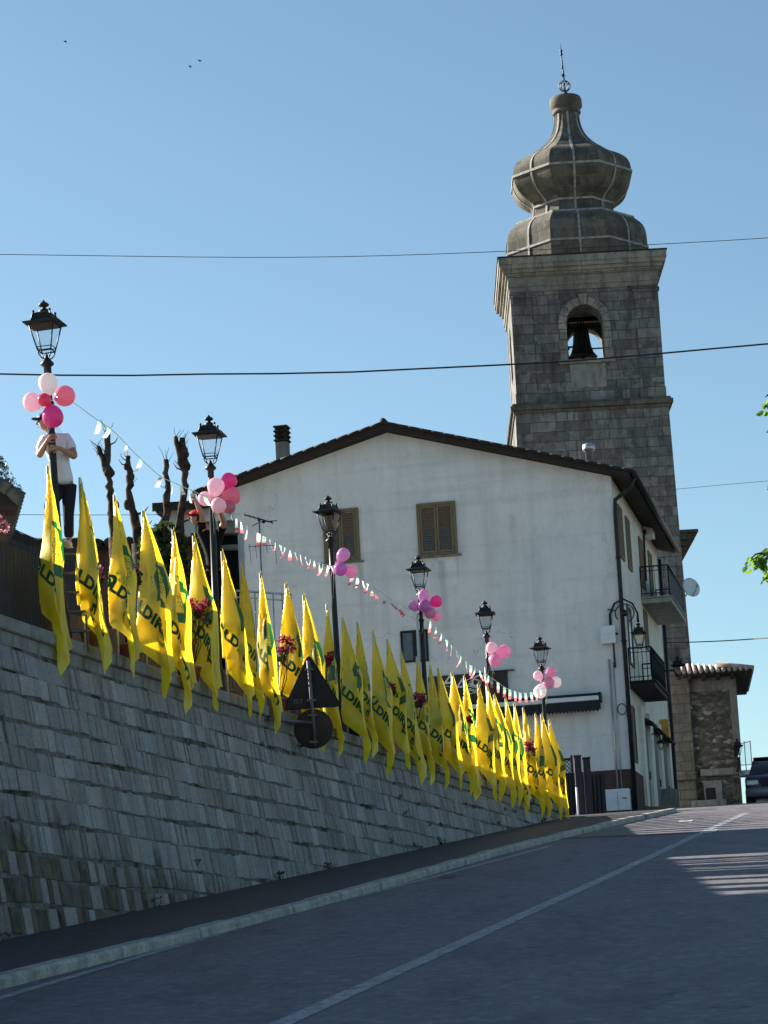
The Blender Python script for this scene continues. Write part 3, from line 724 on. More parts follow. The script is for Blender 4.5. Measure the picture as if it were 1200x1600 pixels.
# small casement window with curtains
a = pf(631, 1033); b = pf(660, 987); x0, x1, z0, z1 = a[0], b[0]+.1, a[1], b[1]
mb = MB(); t = .06
for lo, hi in (((x0-t, -.06, z0-t), (x0, .02, z1+t)), ((x1, -.06, z0-t), (x1+t, .02, z1+t)), ((x0, -.058, z1), (x1, .02, z1+t)), ((x0, -.058, z0-t), (x1, .02, z0)), (((x0+x1)/2-.05, -.055, z0), ((x0+x1)/2+.05, .015, z1))): mb.box(lo, hi)
wn = mb.obj('window', M['roofdark'], house)
mb = MB(); mb.box((x0, -.02, z0), (x1, -.012, z1)); mb.obj('pane', M['winglass'], wn)
# lean facade windows on the side wall: coordinates (y,z)
def side_open(parent, ya, yb, za_, zb_, mat, name='window', fr='shutter', d=.05):
    mb = MB(); t = .07
    mb.box((-.01, ya-t, za_-t), (d, ya, zb_+t)); mb.box((-.01, yb, za_-t), (d, yb+t, zb_+t)); mb.box((-.01, ya, zb_), (d-.002, yb, zb_+t)); mb.box((-.01, ya, za_-t), (d-.002, yb, za_))
    wn = mb.obj(name, M[fr], parent); mb = MB(); mb.box((.002, ya, za_), (.02, yb, zb_))
    if mat == 'shutter':
        n_ = int((zb_-za_)/.07)
        for i in range(n_): mb.box((.02, ya+.05, za_+.07*i+.01), (.04, yb-.05, za_+.07*i+.05))
    mb.obj('shutter' if mat == 'shutter' else 'pane', M[mat], wn); return wn
for (xa_, yt, xb_, yb_) in ((965, 775, 971, 853), (976, 792, 984, 872), (998, 834, 1003, 895), (1012, 860, 1018, 905)):
    ya, zt_ = H.ps(xa_, yt); yb2, zb2 = H.ps(xb_, yb_)
    yc = (ya+yb2)/2; zt_ = min(zt_, zr-.7); side_open(house, yc-.42, yc+.42, zt_-1.5, zt_, 'shutter')
side_open(house, 1.2, 1.7, H.ps(993, 1188)[1], H.ps(993, 1112)[1], 'winglass')
# first-floor french door by the lower balcony, and a window beyond
side_open(house, 1.8, 2.7, H.ps(1008, 1060)[1], H.ps(1008, 985)[1], 'winglass', 'balcony_door')
side_open(house, 6.8, 7.6, H.ps(1030, 1035)[1], H.ps(1028, 985)[1], 'shutter')
# ground floor pilasters, canopies, doors
for y0_, y1_ in ((3.0, 3.7), (5.2, 6.2), (8.3, 9.0), (11.2, 11.9)):
    mb = MB(); mb.box((.0, y0_, .25), (.12, y1_, 3.3)); mb.obj('pilaster', M['cream'], house)
for i, (y0_, y1_) in enumerate(((3.8, 5.1), (6.3, 8.2), (9.1, 11.1))):
    mb = MB(); mb.box((-.01, y0_, .3), (.03, y1_, 2.75)); d = mb.obj('door', M['pale_concrete'], house)
    mb = MB(); mb.tube([Vector((.06, y1_-.15, 1.2)), Vector((.06, y1_-.15, 1.45))], .02, 6); mb.obj('handle', M['iron'], d)
    mb = MB(); mb.prism([(0, 2.95), (.36, 2.82), (.36, 2.88), (0, 3.09)], y0_-.1, y1_+.1); mb.obj('canopy', M['roofdark'], d)
mb = MB(); mb.bbox((.0, 3.0, -2), (1.0, L, .22), .03); mb.bbox((1.0, 6.4, -2), (1.35, 8.4, .05), .03); mb.obj('door_step', M['pale_concrete'], house)
mb = MB(); mb.bbox((.02, 8.2, .25), (.5, 9.3, 1.15), .02); mb.obj('stone_block', M['pale_concrete'], house)
# balconies: slab, rail bars
def balcony(name, y0_, y1_, zb, out_, dark, rail_h=1.0, panel=False):
    mb = MB(); mb.bbox((0, y0_, zb-.16), (out_, y1_, zb), .015); mb.bbox((.0, y0_-.04, zb+.002), (out_+.04, y1_+.04, zb+.05), .01)
    b = mb.obj(name, M[dark], house); mb = MB(); e = .05
    cor = [Vector((.02, y0_+e, 0)), Vector((out_-e, y0_+e, 0)), Vector((out_-e, y1_-e, 0)), Vector((.02, y1_-e, 0))]
    for a, c in zip(cor, cor[1:]):
        for hz, r in ((rail_h, .025), (rail_h-.14, .013), (.12, .015)): mb.tube([a+Vector((0,0,zb+.05+hz)), c+Vector((0,0,zb+.05+hz))], r, 6)
        n_ = max(2, int((c-a).length/.13))
        for i in range(n_+1):
            p = a.lerp(c, i/n_); r = .022 if i in (0, n_) else .009
            mb.tube([p+Vector((0,0,zb+.04)), p+Vector((0,0,zb+.05+rail_h))], r, 5)
    mb.obj('railing', M['iron'], b); return b
yA, zA = H.ps(1003, 948); 
_, zlow = H.pf(990, 1066)
ya0 = H.ps(1002, 936)[0]; oa = H.pf(1049, 934, ya0)[0]; ya1 = H.ps(1073, 984, oa)[0]; zu_ = H.pf(1049, 932, ya0)[1]
yb0 = H.ps(984, 1068)[0]; ob = H.pf(1023, 1068, yb0)[0]; yb1 = H.ps(1045, 1106, ob)[0]; zb_l = H.pf(1023, 1064, yb0)[1]
print('balconies', ya0, oa, ya1, zu_, yb0, ob, yb1, zb_l)
ub = balcony('balcony', ya0, ya1, zu_, oa, 'concrete')
lb = balcony('balcony', yb0, yb1, zb_l, ob, 'roofdark')
mb = MB()
mb.box((oa-.06, ya0+.15, zu_+.15), (oa-.045, ya1-.15, zu_+.95)); mb.obj('railing_screen', M['signback'], ub)

# things fixed to the house
def wall_lantern_geo(t, sc_=1.0):
    pass
def lantern_parts(parent, z0, off=None, m_iron='iron'):
    """four-sided lantern; z0 = bottom of the carrying arms. Returns nothing; adds children to parent."""
    # arms
    mb = MB()
    for k in range(4):
        a = pi/4 + k*pi/2; c_, s_ = cos(a), sin(a)
        mb.tube([Vector((.02*c_, .02*s_, z0)), Vector((.075*c_, .075*s_, z0+.02)), Vector((.115*c_, .115*s_, z0+.07)), Vector((.125*c_, .125*s_, z0+.11))], .009, 5)
    obs = [mb.obj('cradle', M[m_iron], parent)]
    zb = z0+.11; zt = zb+.34; rb_, rt_ = .125, .235
    mb = MB()
    for k in range(4):
        a = pi/4 + k*pi/2; b = a + pi/2
        p = lambda r, an, z: Vector((r*cos(an), r*sin(an), z))
        mb.tube([p(rb_, a, zb), p(rt_, a, zt)], .010, 5)
        mb.tube([p(rb_, a, zb), p(rb_, b, zb)], .010, 5); mb.tube([p(rb_*1.13, a, zb+.045), p(rb_*1.13, b, zb+.045)], .006, 5); mb.tube([p(rt_, a, zt), p(rt_, b, zt)], .013, 5)
    fr = mb.obj('lantern_frame', M[m_iron], parent); obs.append(fr)
    mb = MB()
    for k in range(4):
        a = pi/4 + k*pi/2; b = a + pi/2; f_ = .97
        mb.face([Vector((rb_*f_*cos(a), rb_*f_*sin(a), zb)), Vector((rb_*f_*cos(b), rb_*f_*sin(b), zb)), Vector((rt_*f_*cos(b), rt_*f_*sin(b), zt)), Vector((rt_*f_*cos(a), rt_*f_*sin(a), zt))])
    mb.obj('glass', M['glass'], fr)
    mb = MB()
    # hood: flared eave, waisted roof, cowl and finial
    mb.lathe([(.24, zt+.0), (.325, zt+.015), (.33, zt+.03), (.225, zt+.05), (.205, zt+.06), (.15, zt+.155), (.09, zt+.18)], 4, ph=.5, sm=False)
    for k in range(4):
        a = pi/4 + k*pi/2; mb.tube([Vector((.20*cos(a), .20*sin(a), zt+.05)), Vector((.155*cos(a), .155*sin(a), zt+.17))], .012, 5); mb.sphere((.158*cos(a), .158*sin(a), zt+.175), .02, 6)
    mb.lathe([(.095, zt+.16), (.055, zt+.215), (.03, zt+.225), (.028, zt+.245), (.055, zt+.255), (.075, zt+.275), (.05, zt+.30), (.025, zt+.315), (.012, zt+.335), (.002, zt+.345)], 12)
    mb.lathe([(.02, zt+.0), (.17, zt-.0), (.17, zt+.012), (.02, zt+.012)], 10)
    obs.append(mb.obj('hood', M[m_iron], parent))
    if off is not None:
        for o_ in obs: o_.location = off
# electric box
x_, z_ = pf(941, 1008); x2, z2 = pf(962, 978)
t = thing('electric_box', 'pale grey electric box on the white house wall just left of the scroll bracket lamp', 'electric box', H.o + H.ex*x_ + H.ey*-.26 + Vector((0,0,z_)), -hb)
mb = MB(); wq = x2-x_; mb.bbox((0, 0, 0), (wq, .25, z2-z_), .02); mb.obj('cabinet', M['white_metal'], t)
mb = MB(); mb.tube([Vector((wq*.8, .1, 0)), Vector((wq*.8, .12, -.18)), Vector((wq*.78, .2, -.35)), Vector((wq*.8, .2, -.7))], .03, 6); mb.box((wq*1.001, .08, .25), (wq+.06, .16, .32)); mb.obj('cable_tail', M['cable'], t)
# meter cabinet
x_, z_ = pf(948, 1264); x2, z2 = pf(988, 1233)
t = thing('meter_cabinet', 'light grey metal meter cabinet standing at the foot of the white house corner', 'meter cabinet', H.o + H.ex*x_ + H.ey*-.45 + Vector((0,0,z_-.1)), -hb)
mb = MB(); wq = x2-x_; mb.bbox((0, 0, 0), (wq-.05, .42, z2-z_+.1), .015); mb.obj('cabinet', M['white_metal'], t)
mb = MB(); mb.tube([Vector((wq-.25, -.03, .35)), Vector((wq-.12, -.03, .35))], .015, 6); mb.box((wq/2-.005, -.004, .05), (wq/2+.005, .001, z2-z_)); mb.obj('handle', M['iron'], t)
# scroll bracket lamp
def P_front(px, py, y=0):
    a, b = pf(px, py, y); return Vector((a, y, b))
x_, z_ = pf(955, 975, -.1)
base = Vector((x_, -.1, z_)); t = thing('wall_lamp', 'black lantern hanging from a round scroll bracket at the corner of the white house', 'wall lamp', H.o + H.ex*x_ + H.ey*-.1 + Vector((0,0,z_)), -hb)
mb = MB(); arc = []
A0 = P_front(955, 990, -.1) - base; A1 = P_front(953, 960, -.1) - base; A2 = P_front(960, 943, -.1)-base; A3 = P_front(974, 936, -.1)-base; A4 = P_front(988, 943, -.1)-base; A5 = P_front(996, 958, -.1)-base; A6 = P_front(997, 972, -.1)-base
mb.tube([A0, A1, A2, A3, A4, A5, A6], [.05, .04, .03, .03, .03, .03, .04], 8)
c0 = P_front(976, 958, -.1)-base; rr = .28
mb.tube([c0 + Vector((rr*cos(a), 0, rr*sin(a))) for a in [k*.42-1.2 for k in range(13)]], .018, 6); mb.sphere(c0, .1, 8)
mb.tube([c0+Vector((-.28,0,.1)), c0+Vector((-.5,0,.15))], .02, 6)
mb.obj('bracket', M['iron'], t)
lantern_parts(t, 0, A6 + Vector((0, 0, -.80)))
# lantern by the lower balcony, on an upturned scroll arm on the facade
ya, za_ = H.ps(1050, 1075); 
t = thing('wall_lamp', 'black lantern on an upturned scroll arm beyond the lower balcony of the white house', 'wall lamp', H.o + H.ey*8.0 + Vector((0,0,H.ps(1046, 1078)[1])), -hb)
zz = H.ps(1046, 1078)[1]; tgt = on(1061, 1062, H.ey, H.o + H.ey*8.0) - H.o; ox = tgt.dot(H.ex); oz = tgt.z - zz
mb = MB(); mb.tube([Vector((0,0,.15)), Vector((.1,0,-.08)), Vector((ox*.45,0,-.12)), Vector((ox*.8,0,oz*.25)), Vector((ox,0,oz*.7)), Vector((ox,0,oz))], .028, 8)
mb.tube([Vector((.02,0,.6)), Vector((.02,0,-.2))], .04, 8); mb.tube([Vector((.05+.16*cos(a),0,.12+.16*sin(a))) for a in [k*.5 for k in range(11)]], .014, 6)
mb.obj('bracket', M['iron'], t); lantern_parts(t, 0, Vector((ox, 0, oz)))
# small lantern between the doors
t = thing('wall_lamp', 'small black lantern on the pilaster between the ground floor doors of the white house', 'wall lamp', H.o + H.ey*5.6 + H.ex*.12 + Vector((0,0,2.55)), -hb)
mb = MB(); mb.tube([Vector((0,0,.1)), Vector((.12,0,.2)), Vector((.24,0,.16)), Vector((.26,0,.02))], .02, 6); mb.obj('bracket', M['iron'], t)
lantern_parts(t, 0, Vector((.26, 0, -.42)))
for o_ in t.children:
    if o_.name.startswith(('cradle', 'lantern_frame', 'hood')): o_.scale = (.55,)*3
# orange letter box
t = thing('letter_box', 'orange box fixed to the side wall of the white house below the balcony', 'letter box', H.o + H.ey*9.6 + Vector((0,0,H.ps(1036, 1157)[1])), -hb)
mb = MB(); mb.bbox((0, 0, 0), (.28, .7, .62), .04); mb.obj('cabinet', M['orange'], t); mb = MB(); mb.box((.281, .1, .42), (.287, .6, .47)); mb.obj('slot', M['iron'], t)
# satellite dish on the upper balcony corner
dc_ = on(1078, 919, H.ey, H.o + H.ey*(ya1-.4)) ; t = thing('satellite_dish', 'grey satellite dish beside the far corner of the upper balcony', 'satellite dish', dc_, 0)
mb = MB(); Mx = Matrix.Rotation(radians(28), 4, 'Z') @ Matrix.Rotation(radians(78), 4, 'X')
mb.lathe([(.0, .0), (.12, .008), (.24, .035), (.34, .075), (.345, .085), (.24, .048), (.12, .02), (0, .012)], 24, M=Mx); mb.obj('reflector', M['white_metal'], t)
mb = MB(); mb.tube([Mx @ Vector((0,-.33,.05)), Mx @ Vector((0,-.1,.42))], .014, 6); mb.sphere(Mx @ Vector((0,-.08,.44)), .05, 8); mb.tube([Vector((0,.05,0)), Vector((-.15,.12,-.25)), Vector((-.45,.1,-.32))], .022, 6); mb.obj('arm', M['steel'], t)
# awning with a scalloped edge
ax0, az0 = pf(700, 1113, -.3); ax1, az1 = pf(936, 1093, -.3)
ax0 = pf(780, 1108, -.3)[0] - 2.2
t = thing('awning', 'folded dark awning with a pale bar and scalloped edge on the white house', 'awning', H.o + H.ex*ax0 + Vector((0,0,az1)), -hb)
mb = MB(); wq = ax1-ax0; mb.bbox((0, -.42, -.02), (wq, -.0, .12), .02); mb.obj('bar', M['white_metal'], t)
mb = MB(); mb.bbox((-.02, -.40, .123), (wq+.02, 0, .2), .02)
n_ = int(wq/.11); pl = [(0, -.02)] + [(wq*(i+f)/n_, -.30 - .05*g) for i in range(n_) for f, g in ((.05,0), (.3,.8), (.5,1), (.7,.8), (.95,0))] + [(wq, -.02)]
mb.prism([(x, z) for x, z in pl][::-1], -.415, -.40); mb.box((.0, -.395, -.25), (wq, -.02, -.022))
mb.obj('valance', M['awning'], t)
mb = MB(); mb.box((wq+.003, -.36, -.06), (wq+.06, 0, .22)); mb.box((-.06, -.36, -.06), (-.003, 0, .22)); mb.obj('bracket', M['iron'], t)
# shop board with script lettering
def textmesh(body, size, depth=.004, shear=0, off=0, sp=1.0):
    cu = bpy.data.curves.new('lettering', 'FONT'); cu.body = body; cu.size = size; cu.extrude = depth; cu.shear = shear; cu.offset = off; cu.space_character = sp; cu.resolution_u = 3
    o = bpy.data.objects.new('tmp', cu); C.objects.link(o); dg = bpy.context.evaluated_depsgraph_get(); me = bpy.data.meshes.new_from_object(o.evaluated_get(dg))
    bpy.data.objects.remove(o); return me
bx0, bz0 = pf(672, 1112, -.1); bx1, bz1 = pf(792, 1048, -.1)
t = thing('shop_sign', 'dark shop board with pale script lettering on the white house above the awning', 'shop sign', H.o + H.ex*bx0 + Vector((0,0,bz0)), -hb)
mb = MB(); mb.bbox((0, -.1, 0), (bx1-bx0, 0, bz1-bz0), .01); mb.box((bx1-bx0-.6, -.12, bz1-bz0), (bx1-bx0+.22, 0, bz1-bz0+.03)); mb.obj('panel', M['board'], t)
for body, px_, py_, s_ in (('A', 688, 1076, .62), ('A', 707, 1082, .6), ('e', 727, 1078, .4), ('C', 733, 1074, .52), ('OR', 731, 1085, .2)):
    me = textmesh(body, s_, shear=.35); me.materials.append(M['white']); o = bpy.data.objects.new('letter', me); C.objects.link(o); o.parent = t
    q = pf(px_, py_, -.1); o.location = (q[0]-bx0, -.106, q[1]-bz0); o.rotation_euler = (pi/2, 0, 0)
mb = MB()
for px_, py_, rr in ((736, 1070, .22), (742, 1068, .16), (697, 1078, .14)):
    q = pf(px_, py_, -.1); c = Vector((q[0]-bx0, -.108, q[1]-bz0)); mb.tube([c + Vector((rr*1.3*cos(a)*(1-.04*k), 0, rr*.8*sin(a))) for k, a in enumerate([k*.45 for k in range(13)])], .012, 4)
mb.obj('flourish', M['white'], t)
# coil of cable on the corner of the house
cc = P_front(972, 1108, -.08); t = None
mb = MB(); mb.tube([Vector((.13*cos(a), -.01*(k%3), .16*sin(a))) for k, a in enumerate([k*.35 for k in range(60)])], .014, 5)
o = mb.obj('cable_coil', M['cable']); o.location = H.o + H.ex*cc.x + H.ey*cc.y + Vector((0,0,cc.z)); o.rotation_euler = (0,0,-hb); tag(o, 'small coil of dark cable hanging on the corner of the white house above the plinth', 'cable')
# air conditioner on the upper balcony wall
yq = 6.5; zq = H.ps(1026, 875)[1]
t = thing('air_conditioner', 'white box of an air conditioner on the wall above the upper balcony', 'air conditioner', H.o + H.ey*8.6 + Vector((0,0,H.ps(1033, 882)[1])), -hb)
mb = MB(); mb.bbox((0.02, 0, 0), (.32, .8, .55), .03); mb.obj('casing', M['white_metal'], t); mb = MB(); mb.tube([Vector((.1,.02,.1)), Vector((.1,-.3,.15)), Vector((.08,-.6,-.1)), Vector((.05,-.6,-1.6))], .04, 8); mb.obj('pipe', M['iron'], t)

# ================================================================== BELL TOWER
TB = radians(.7); tq_ = at(925, 640, 95); T_ = Fr(Vector((tq_.x, 95, 5.0)), TB)
def tf(px, py, y=0): return T_.pf(px, py, y)
tower = thing('bell_tower', 'tall weathered stone bell tower with onion dome rising behind the white house', 'bell tower', T_.o, -TB)
xl_u, z_c0 = tf(799, 470); xr_u = tf(1029, 470)[0]
wu = (xr_u - xl_u); cxu = (xl_u+xr_u)/2
z_str = tf(925, 641)[1]; z_cor = tf(910, 437)[1]; z_top = tf(910, 400)[1]
xl_d = tf(808, 690)[0]; xr_d = tf(1049, 690)[0]; wd_ = xr_d-xl_d; cxd = (xl_d+xr_d)/2
print('tower', wu, wd_, cxu, cxd, z_str, z_cor, z_top)
cx_ = cxd
# lower shaft (slightly battered)
mb = MB(); zb = -1.0
xr_b = tf(1083, 1100)[0]
def shaft(mb, hw0, hw1, z0, z1, cy, cxx=cx_, m=0):
    vs = [Vector((cxx-hw0, cy-hw0, z0)), Vector((cxx+hw0, cy-hw0, z0)), Vector((cxx+hw0, cy+hw0, z0)), Vector((cxx-hw0, cy+hw0, z0)), Vector((cxx-hw1, cy-hw1, z1)), Vector((cxx+hw1, cy-hw1, z1)), Vector((cxx+hw1, cy+hw1, z1)), Vector((cxx-hw1, cy+hw1, z1))]
    mb.add(vs, [(3,2,1,0),(4,5,6,7),(0,1,5,4),(1,2,6,5),(2,3,7,6),(3,0,4,7)], m)
hw_ = wd_/2; CY = hw_
hwb = tf(1086, 1110)[0]-cx_; zz_ = tf(1086, 1110)[1]; hwb = hw_ + (hwb-hw_)*(z_str-zb)/(z_str-zz_)
shaft(mb, hwb, hw_, zb, z_str, CY)
mb.obj('lower_shaft', M['tower'], tower)
mb = MB()
for (e, za1, zb1) in ((.07, z_str-.02, z_str+.12), (.18, z_str+.122, z_str+.30), (.10, z_str+.302, z_str+.40)): mb.bbox((cx_-hw_-e, -e, za1), (cx_+hw_+e, 2*hw_+e, zb1), .02)
mb.obj('string_course', M['dome'], tower)
# belfry stage: four walls with arched openings
hu = wu/2; y0u = CY-hu; z0 = z_str+.40; cxu = cx_
axl, azb = tf(889, 562); axr, _ = tf(946, 562); atop = tf(916, 475)[1]; 
pxl, pzb = tf(893, 606)
aw = (axr-axl)/2; acx = (axl+axr)/2; asp = atop - aw
def arch_pts(cx, w_, zs, n=14): return [(cx + w_*cos(a), zs + w_*sin(a)) for a in [pi*k/n for k in range(n+1)]]
def arched_wall(mb, cx, half, z0, z1, ya, yb, acx, aw, az0, asp, M_=None):
    # left, right, below
    def bx(a, b, c, d): mb.box((a, ya, c), (b, yb, d), 0, M_)
    bx(cx-half, acx-aw, z0, z1); bx(acx+aw, cx+half, z0, z1); bx(acx-aw, acx+aw, z0, az0)
    ap = arch_pts(acx, aw, asp)   # from right to left
    # top piece: fan of quads up to z1, front and back and underside
    vs = []; fs = []
    for (x, z) in ap: vs += [Vector((x, ya, z)), Vector((x, yb, z)), Vector((x, ya, z1)), Vector((x, yb, z1))]
    if M_ is not None: vs = [M_ @ v for v in vs]
    for i in range(len(ap)-1):
        a, b = i*4, i*4+4
        fs += [(b, a, a+2, b+2), (a+1, b+1, b+3, a+3), (a, b, b+1, a+1), (a+2, a+3, b+3, b+2)]
    mb.add(vs, fs, 0)
th = .95; zt_ = z_cor + .05
mb = MB()
arched_wall(mb, cxu, hu, z0, zt_, y0u, y0u+th, acx, aw, azb, asp)
arched_wall(mb, cxu, hu, z0, zt_, y0u+2*hu-.6, y0u+2*hu, acx+.34, aw*1.05, azb+.3, asp+.42)
for sx in (-1, 1):   # side walls, opening towards the sides
    Mx = Matrix.Translation((cxu, CY, 0)) @ Matrix.Rotation(pi/2*sx, 4, 'Z')
    arched_wall(mb, 0, hu-th-.002, z0, zt_, -hu+.001, -hu+th, 0, aw, azb, asp, Mx)
mb.box((cxu-hu+.1, y0u+.1, z0-.3), (cxu+hu-.1, y0u+2*hu-.1, azb-.25)); mb.box((cxu-hu+.1, y0u+.1, zt_-.4), (cxu+hu-.1, y0u+2*hu-.1, zt_-.02))
mb.obj('belfry', M['tower'], tower)
# pilasters, archivolt, panel, parapet
pe = .09; xs = tf(996, 530)[0]
pw = cxu+hu-xs
for a, b in ((xs, cxu+hu+.02), (cxu-hu-.02, cxu-hu+pw*.85)):
    mb = MB(); mb.box((a, y0u-pe, z0+.4), (b, y0u+.02, z_cor-.35)); mb.bbox((a-.05, y0u-pe-.06, z_cor-.62), (b+.05, y0u, z_cor-.44), .02); mb.box((a-.03, y0u-pe-.03, z0+.001), (b+.03, y0u, z0+.4)); mb.obj('pilaster', M['tower'], tower)
mb = MB(); n_ = 9; ri, ro_ = aw+.01, aw+.33
for i in range(n_):
    a0, a1 = pi*i/n_+.012, pi*(i+1)/n_-.012; rr = ro_ + (.12 if i == n_//2 else 0)
    poly = [(acx+ri*cos(a0), asp+ri*sin(a0)), (acx+rr*cos(a0), asp+rr*sin(a0)), (acx+rr*cos(a1), asp+rr*sin(a1)), (acx+ri*cos(a1), asp+ri*sin(a1))]
    mb.prism(poly[::-1], y0u-.07-(.03 if i == n_//2 else 0), y0u+.03)
zz = azb
while zz < asp-.05:
    h = min(.42, asp-zz)
    for sx in (-1, 1):
        a, b = sorted((acx+sx*ri, acx+sx*(ro_+R.uniform(-.05,.05)))); mb.bbox((a, y0u-.055-R.random()*.02, zz+.012), (b, y0u+.03, zz+h-.012), .012)
    zz += h
mb.bbox((acx-aw-.4, y0u-.14, azb-.16), (acx+aw+.4, y0u+.2, azb-.002), .02)
mb.obj('arch_surround', M['tower_trim'], tower)
mb = MB(); mb.bbox((pxl, y0u-.03, pzb), (acx+aw, y0u+.02, azb-.17), .01); mb.obj('sill_panel', M['coping'], tower)
# cornice
mb = MB(); zc = z_cor-.35
steps = [(.06, .16), (.12, .10), (.10, .22), (.2, .12), (.32, .12), (.46, .14), (.52, .22)]
zq = zc
hgt = sum(h for _, h in steps); k_ = (z_top - zc)/hgt
prof_c = []
for e, h in steps: prof_c += [(e, zq+.002), (e, zq+h*k_-.002)]; zq += h*k_
vs = []; fs = []
cw = (tf(1039, 395, -.5)[0]-tf(776, 410, -.5)[0])/2; ek = (cw-hu)/.52
for e, z_ in prof_c:
    e *= ek; vs += [Vector((cxu-hu-e, y0u-e, z_)), Vector((cxu+hu+e, y0u-e, z_)), Vector((cxu+hu+e, y0u+2*hu+e, z_)), Vector((cxu-hu-e, y0u+2*hu+e, z_))]
for i in range(len(prof_c)-1):
    for k in range(4): j = (k+1)%4; fs.append((i*4+k, i*4+j, i*4+4+j, i*4+4+k))
fs.append((0,3,2,1)); n4 = (len(prof_c)-1)*4; fs.append((n4, n4+1, n4+2, n4+3)); mb.add(vs, fs, 0)
mb.obj('cornice', M['tower_trim'], tower)
mb = MB(); e = cw-hu+.04; mb.box((cxu-hu-e, y0u-e, zq+.002), (cxu+hu+e, y0u+2*hu+e, zq+.05)); mb.obj('cornice_flashing', M['roofdark'], tower)
# bell and frame
bc = Vector((acx+.05, CY, 0)); zb_ = tf(917, 562, CY)[1]; ztb = tf(917, 512, CY)[1]; hb_ = ztb-zb_
mb = MB(); rb2 = hb_*.42
mb.lathe([(rb2*1.08, 0), (rb2*.98, .05*hb_), (rb2*.82, .14*hb_), (rb2*.70, .3*hb_), (rb2*.62, .5*hb_), (rb2*.57, .72*hb_), (rb2*.5, .86*hb_), (rb2*.3, .94*hb_), (.05, .97*hb_)], 24, bc + Vector((0,0,zb_+.1)))
for dx in (-.1, 0, .1): mb.tube([bc+Vector((dx,0,zb_+hb_*.95+.05)), bc+Vector((dx*1.4,0,zb_+hb_+.12)), bc+Vector((dx,0,zb_+hb_+.24))], .03, 6)
bell = mb.obj('bell', M['bronze'], tower)
mb = MB(); mb.sphere(bc+Vector((0,0,zb_+.08)), .09, 8); mb.tube([bc+Vector((0,0,zb_+.08)), bc+Vector((0,0,zb_+.8))], .025, 6); mb.obj('clapper', M['bronze'], bell)
mb = MB(); zz = zb_+hb_+.24
mb.box((bc.x-1.6, CY-.1, zz), (bc.x+1.6, CY+.1, zz+.2)); mb.tube([bc+Vector((-.62,0,zz)), bc+Vector((-.56,0,azb-.05))], .035, 6)
mb.tube([bc+Vector((-.62,-.05,zb_+.55)), bc+Vector((-.2,-.05,zb_+.55))], .04, 6); mb.tube([bc+Vector((.3,0,zb_+.45)), bc+Vector((.9,0,zb_+.45))], .03, 6); mb.sphere(bc+Vector((-.6,-.05,zb_+.5)), .1, 8); mb.sphere(bc+Vector((-.72,-.05,zb_+.32)), .09, 8)
mb.tube([bc+Vector((-.6,0,zb_+.75)), bc+Vector((-.48,0,zb_+1.5)), bc+Vector((-.55,0,zb_+2))], .02, 6)
mb.tube([bc+Vector((.5,.1,azb)), bc+Vector((.5,.1,azb+.3)), bc+Vector((.75,.1,azb+.3))], .05, 6)
mb.obj('bell_frame', M['iron'], tower)
# dome: octagonal, profile read off the photo (half width, height)
K = 1/3.529
def dz(yy, yl=CY): return tf(900, 50 + yy*K, yl)[1]
def hwp(px_half): return px_half*K/F*(95+CY)*1.0
rows = [(1246, 398), (1210, 396), (1175, 394), (1150, 389), (1128, 379), (1108, 363), (1092, 345), (1078, 330), (1070, 312), (1060, 262), (1045, 236), (1020, 224), (995, 221), (975, 226), (958, 240), (943, 262), (927, 285), (907, 305), (882, 321), (855, 332), (825, 337), (797, 336), (772, 330), (750, 317), (730, 296), (712, 268), (697, 238), (684, 212), (665, 188), (645, 160), (620, 132), (595, 110), (570, 94), (540, 81), (510, 73), (480, 69), (455, 68)]
cx_d = cxu
prf = [(hwp(h), dz(y)) for y, h in rows]; prf[0] = (prf[0][0], zq+.05)
mb = MB(); c8 = cos(pi/8)
def chaikin(P):
    Q = [P[0]]
    for a, b in zip(P, P[1:]): Q += [(a[0]*.75+b[0]*.25, a[1]*.75+b[1]*.25), (a[0]*.25+b[0]*.75, a[1]*.25+b[1]*.75)]
    return Q + [P[-1]]
prf = chaikin(prf)
pr8 = [(r/c8, z) for r, z in prf]
def lathe8(mb, pr, m=0):
    n = 8; vs = []; fs = []; uvs = []; acc = 0; us = []
    for i, (r, z) in enumerate(pr):
        if i: acc += hypot(pr[i][0]-pr[i-1][0], pr[i][1]-pr[i-1][1])
        us.append(acc)
    for i in range(len(pr)-1):
        for k in range(n):
            a0 = 2*pi*(k+.5)/n; a1 = a0 + 2*pi/n
            (ra, za1), (rb1, zb1) = pr[i], pr[i+1]
            q = [Vector((cx_d+ra*cos(a0), CY+ra*sin(a0), za1)), Vector((cx_d+ra*cos(a1), CY+ra*sin(a1), za1)), Vector((cx_d+rb1*cos(a1), CY+rb1*sin(a1), zb1)), Vector((cx_d+rb1*cos(a0), CY+rb1*sin(a0), zb1))]
            wA, wB = ra*.383, rb1*.383
            mb.face(q, m, False, [(k*3-wA, us[i]), (k*3+wA, us[i]), (k*3+wB, us[i+1]), (k*3-wB, us[i+1])])
    r, z = pr[0]; mb.face([Vector((cx_d+r*cos(2*pi*(k+.5)/n), CY+r*sin(2*pi*(k+.5)/n), z)) for k in range(n)][::-1], m)
    r, z = pr[-1]; mb.face([Vector((cx_d+r*cos(2*pi*(k+.5)/n), CY+r*sin(2*pi*(k+.5)/n), z)) for k in range(n)], m)
lathe8(mb, pr8); dome = mb.obj('dome', M['dome'], tower)
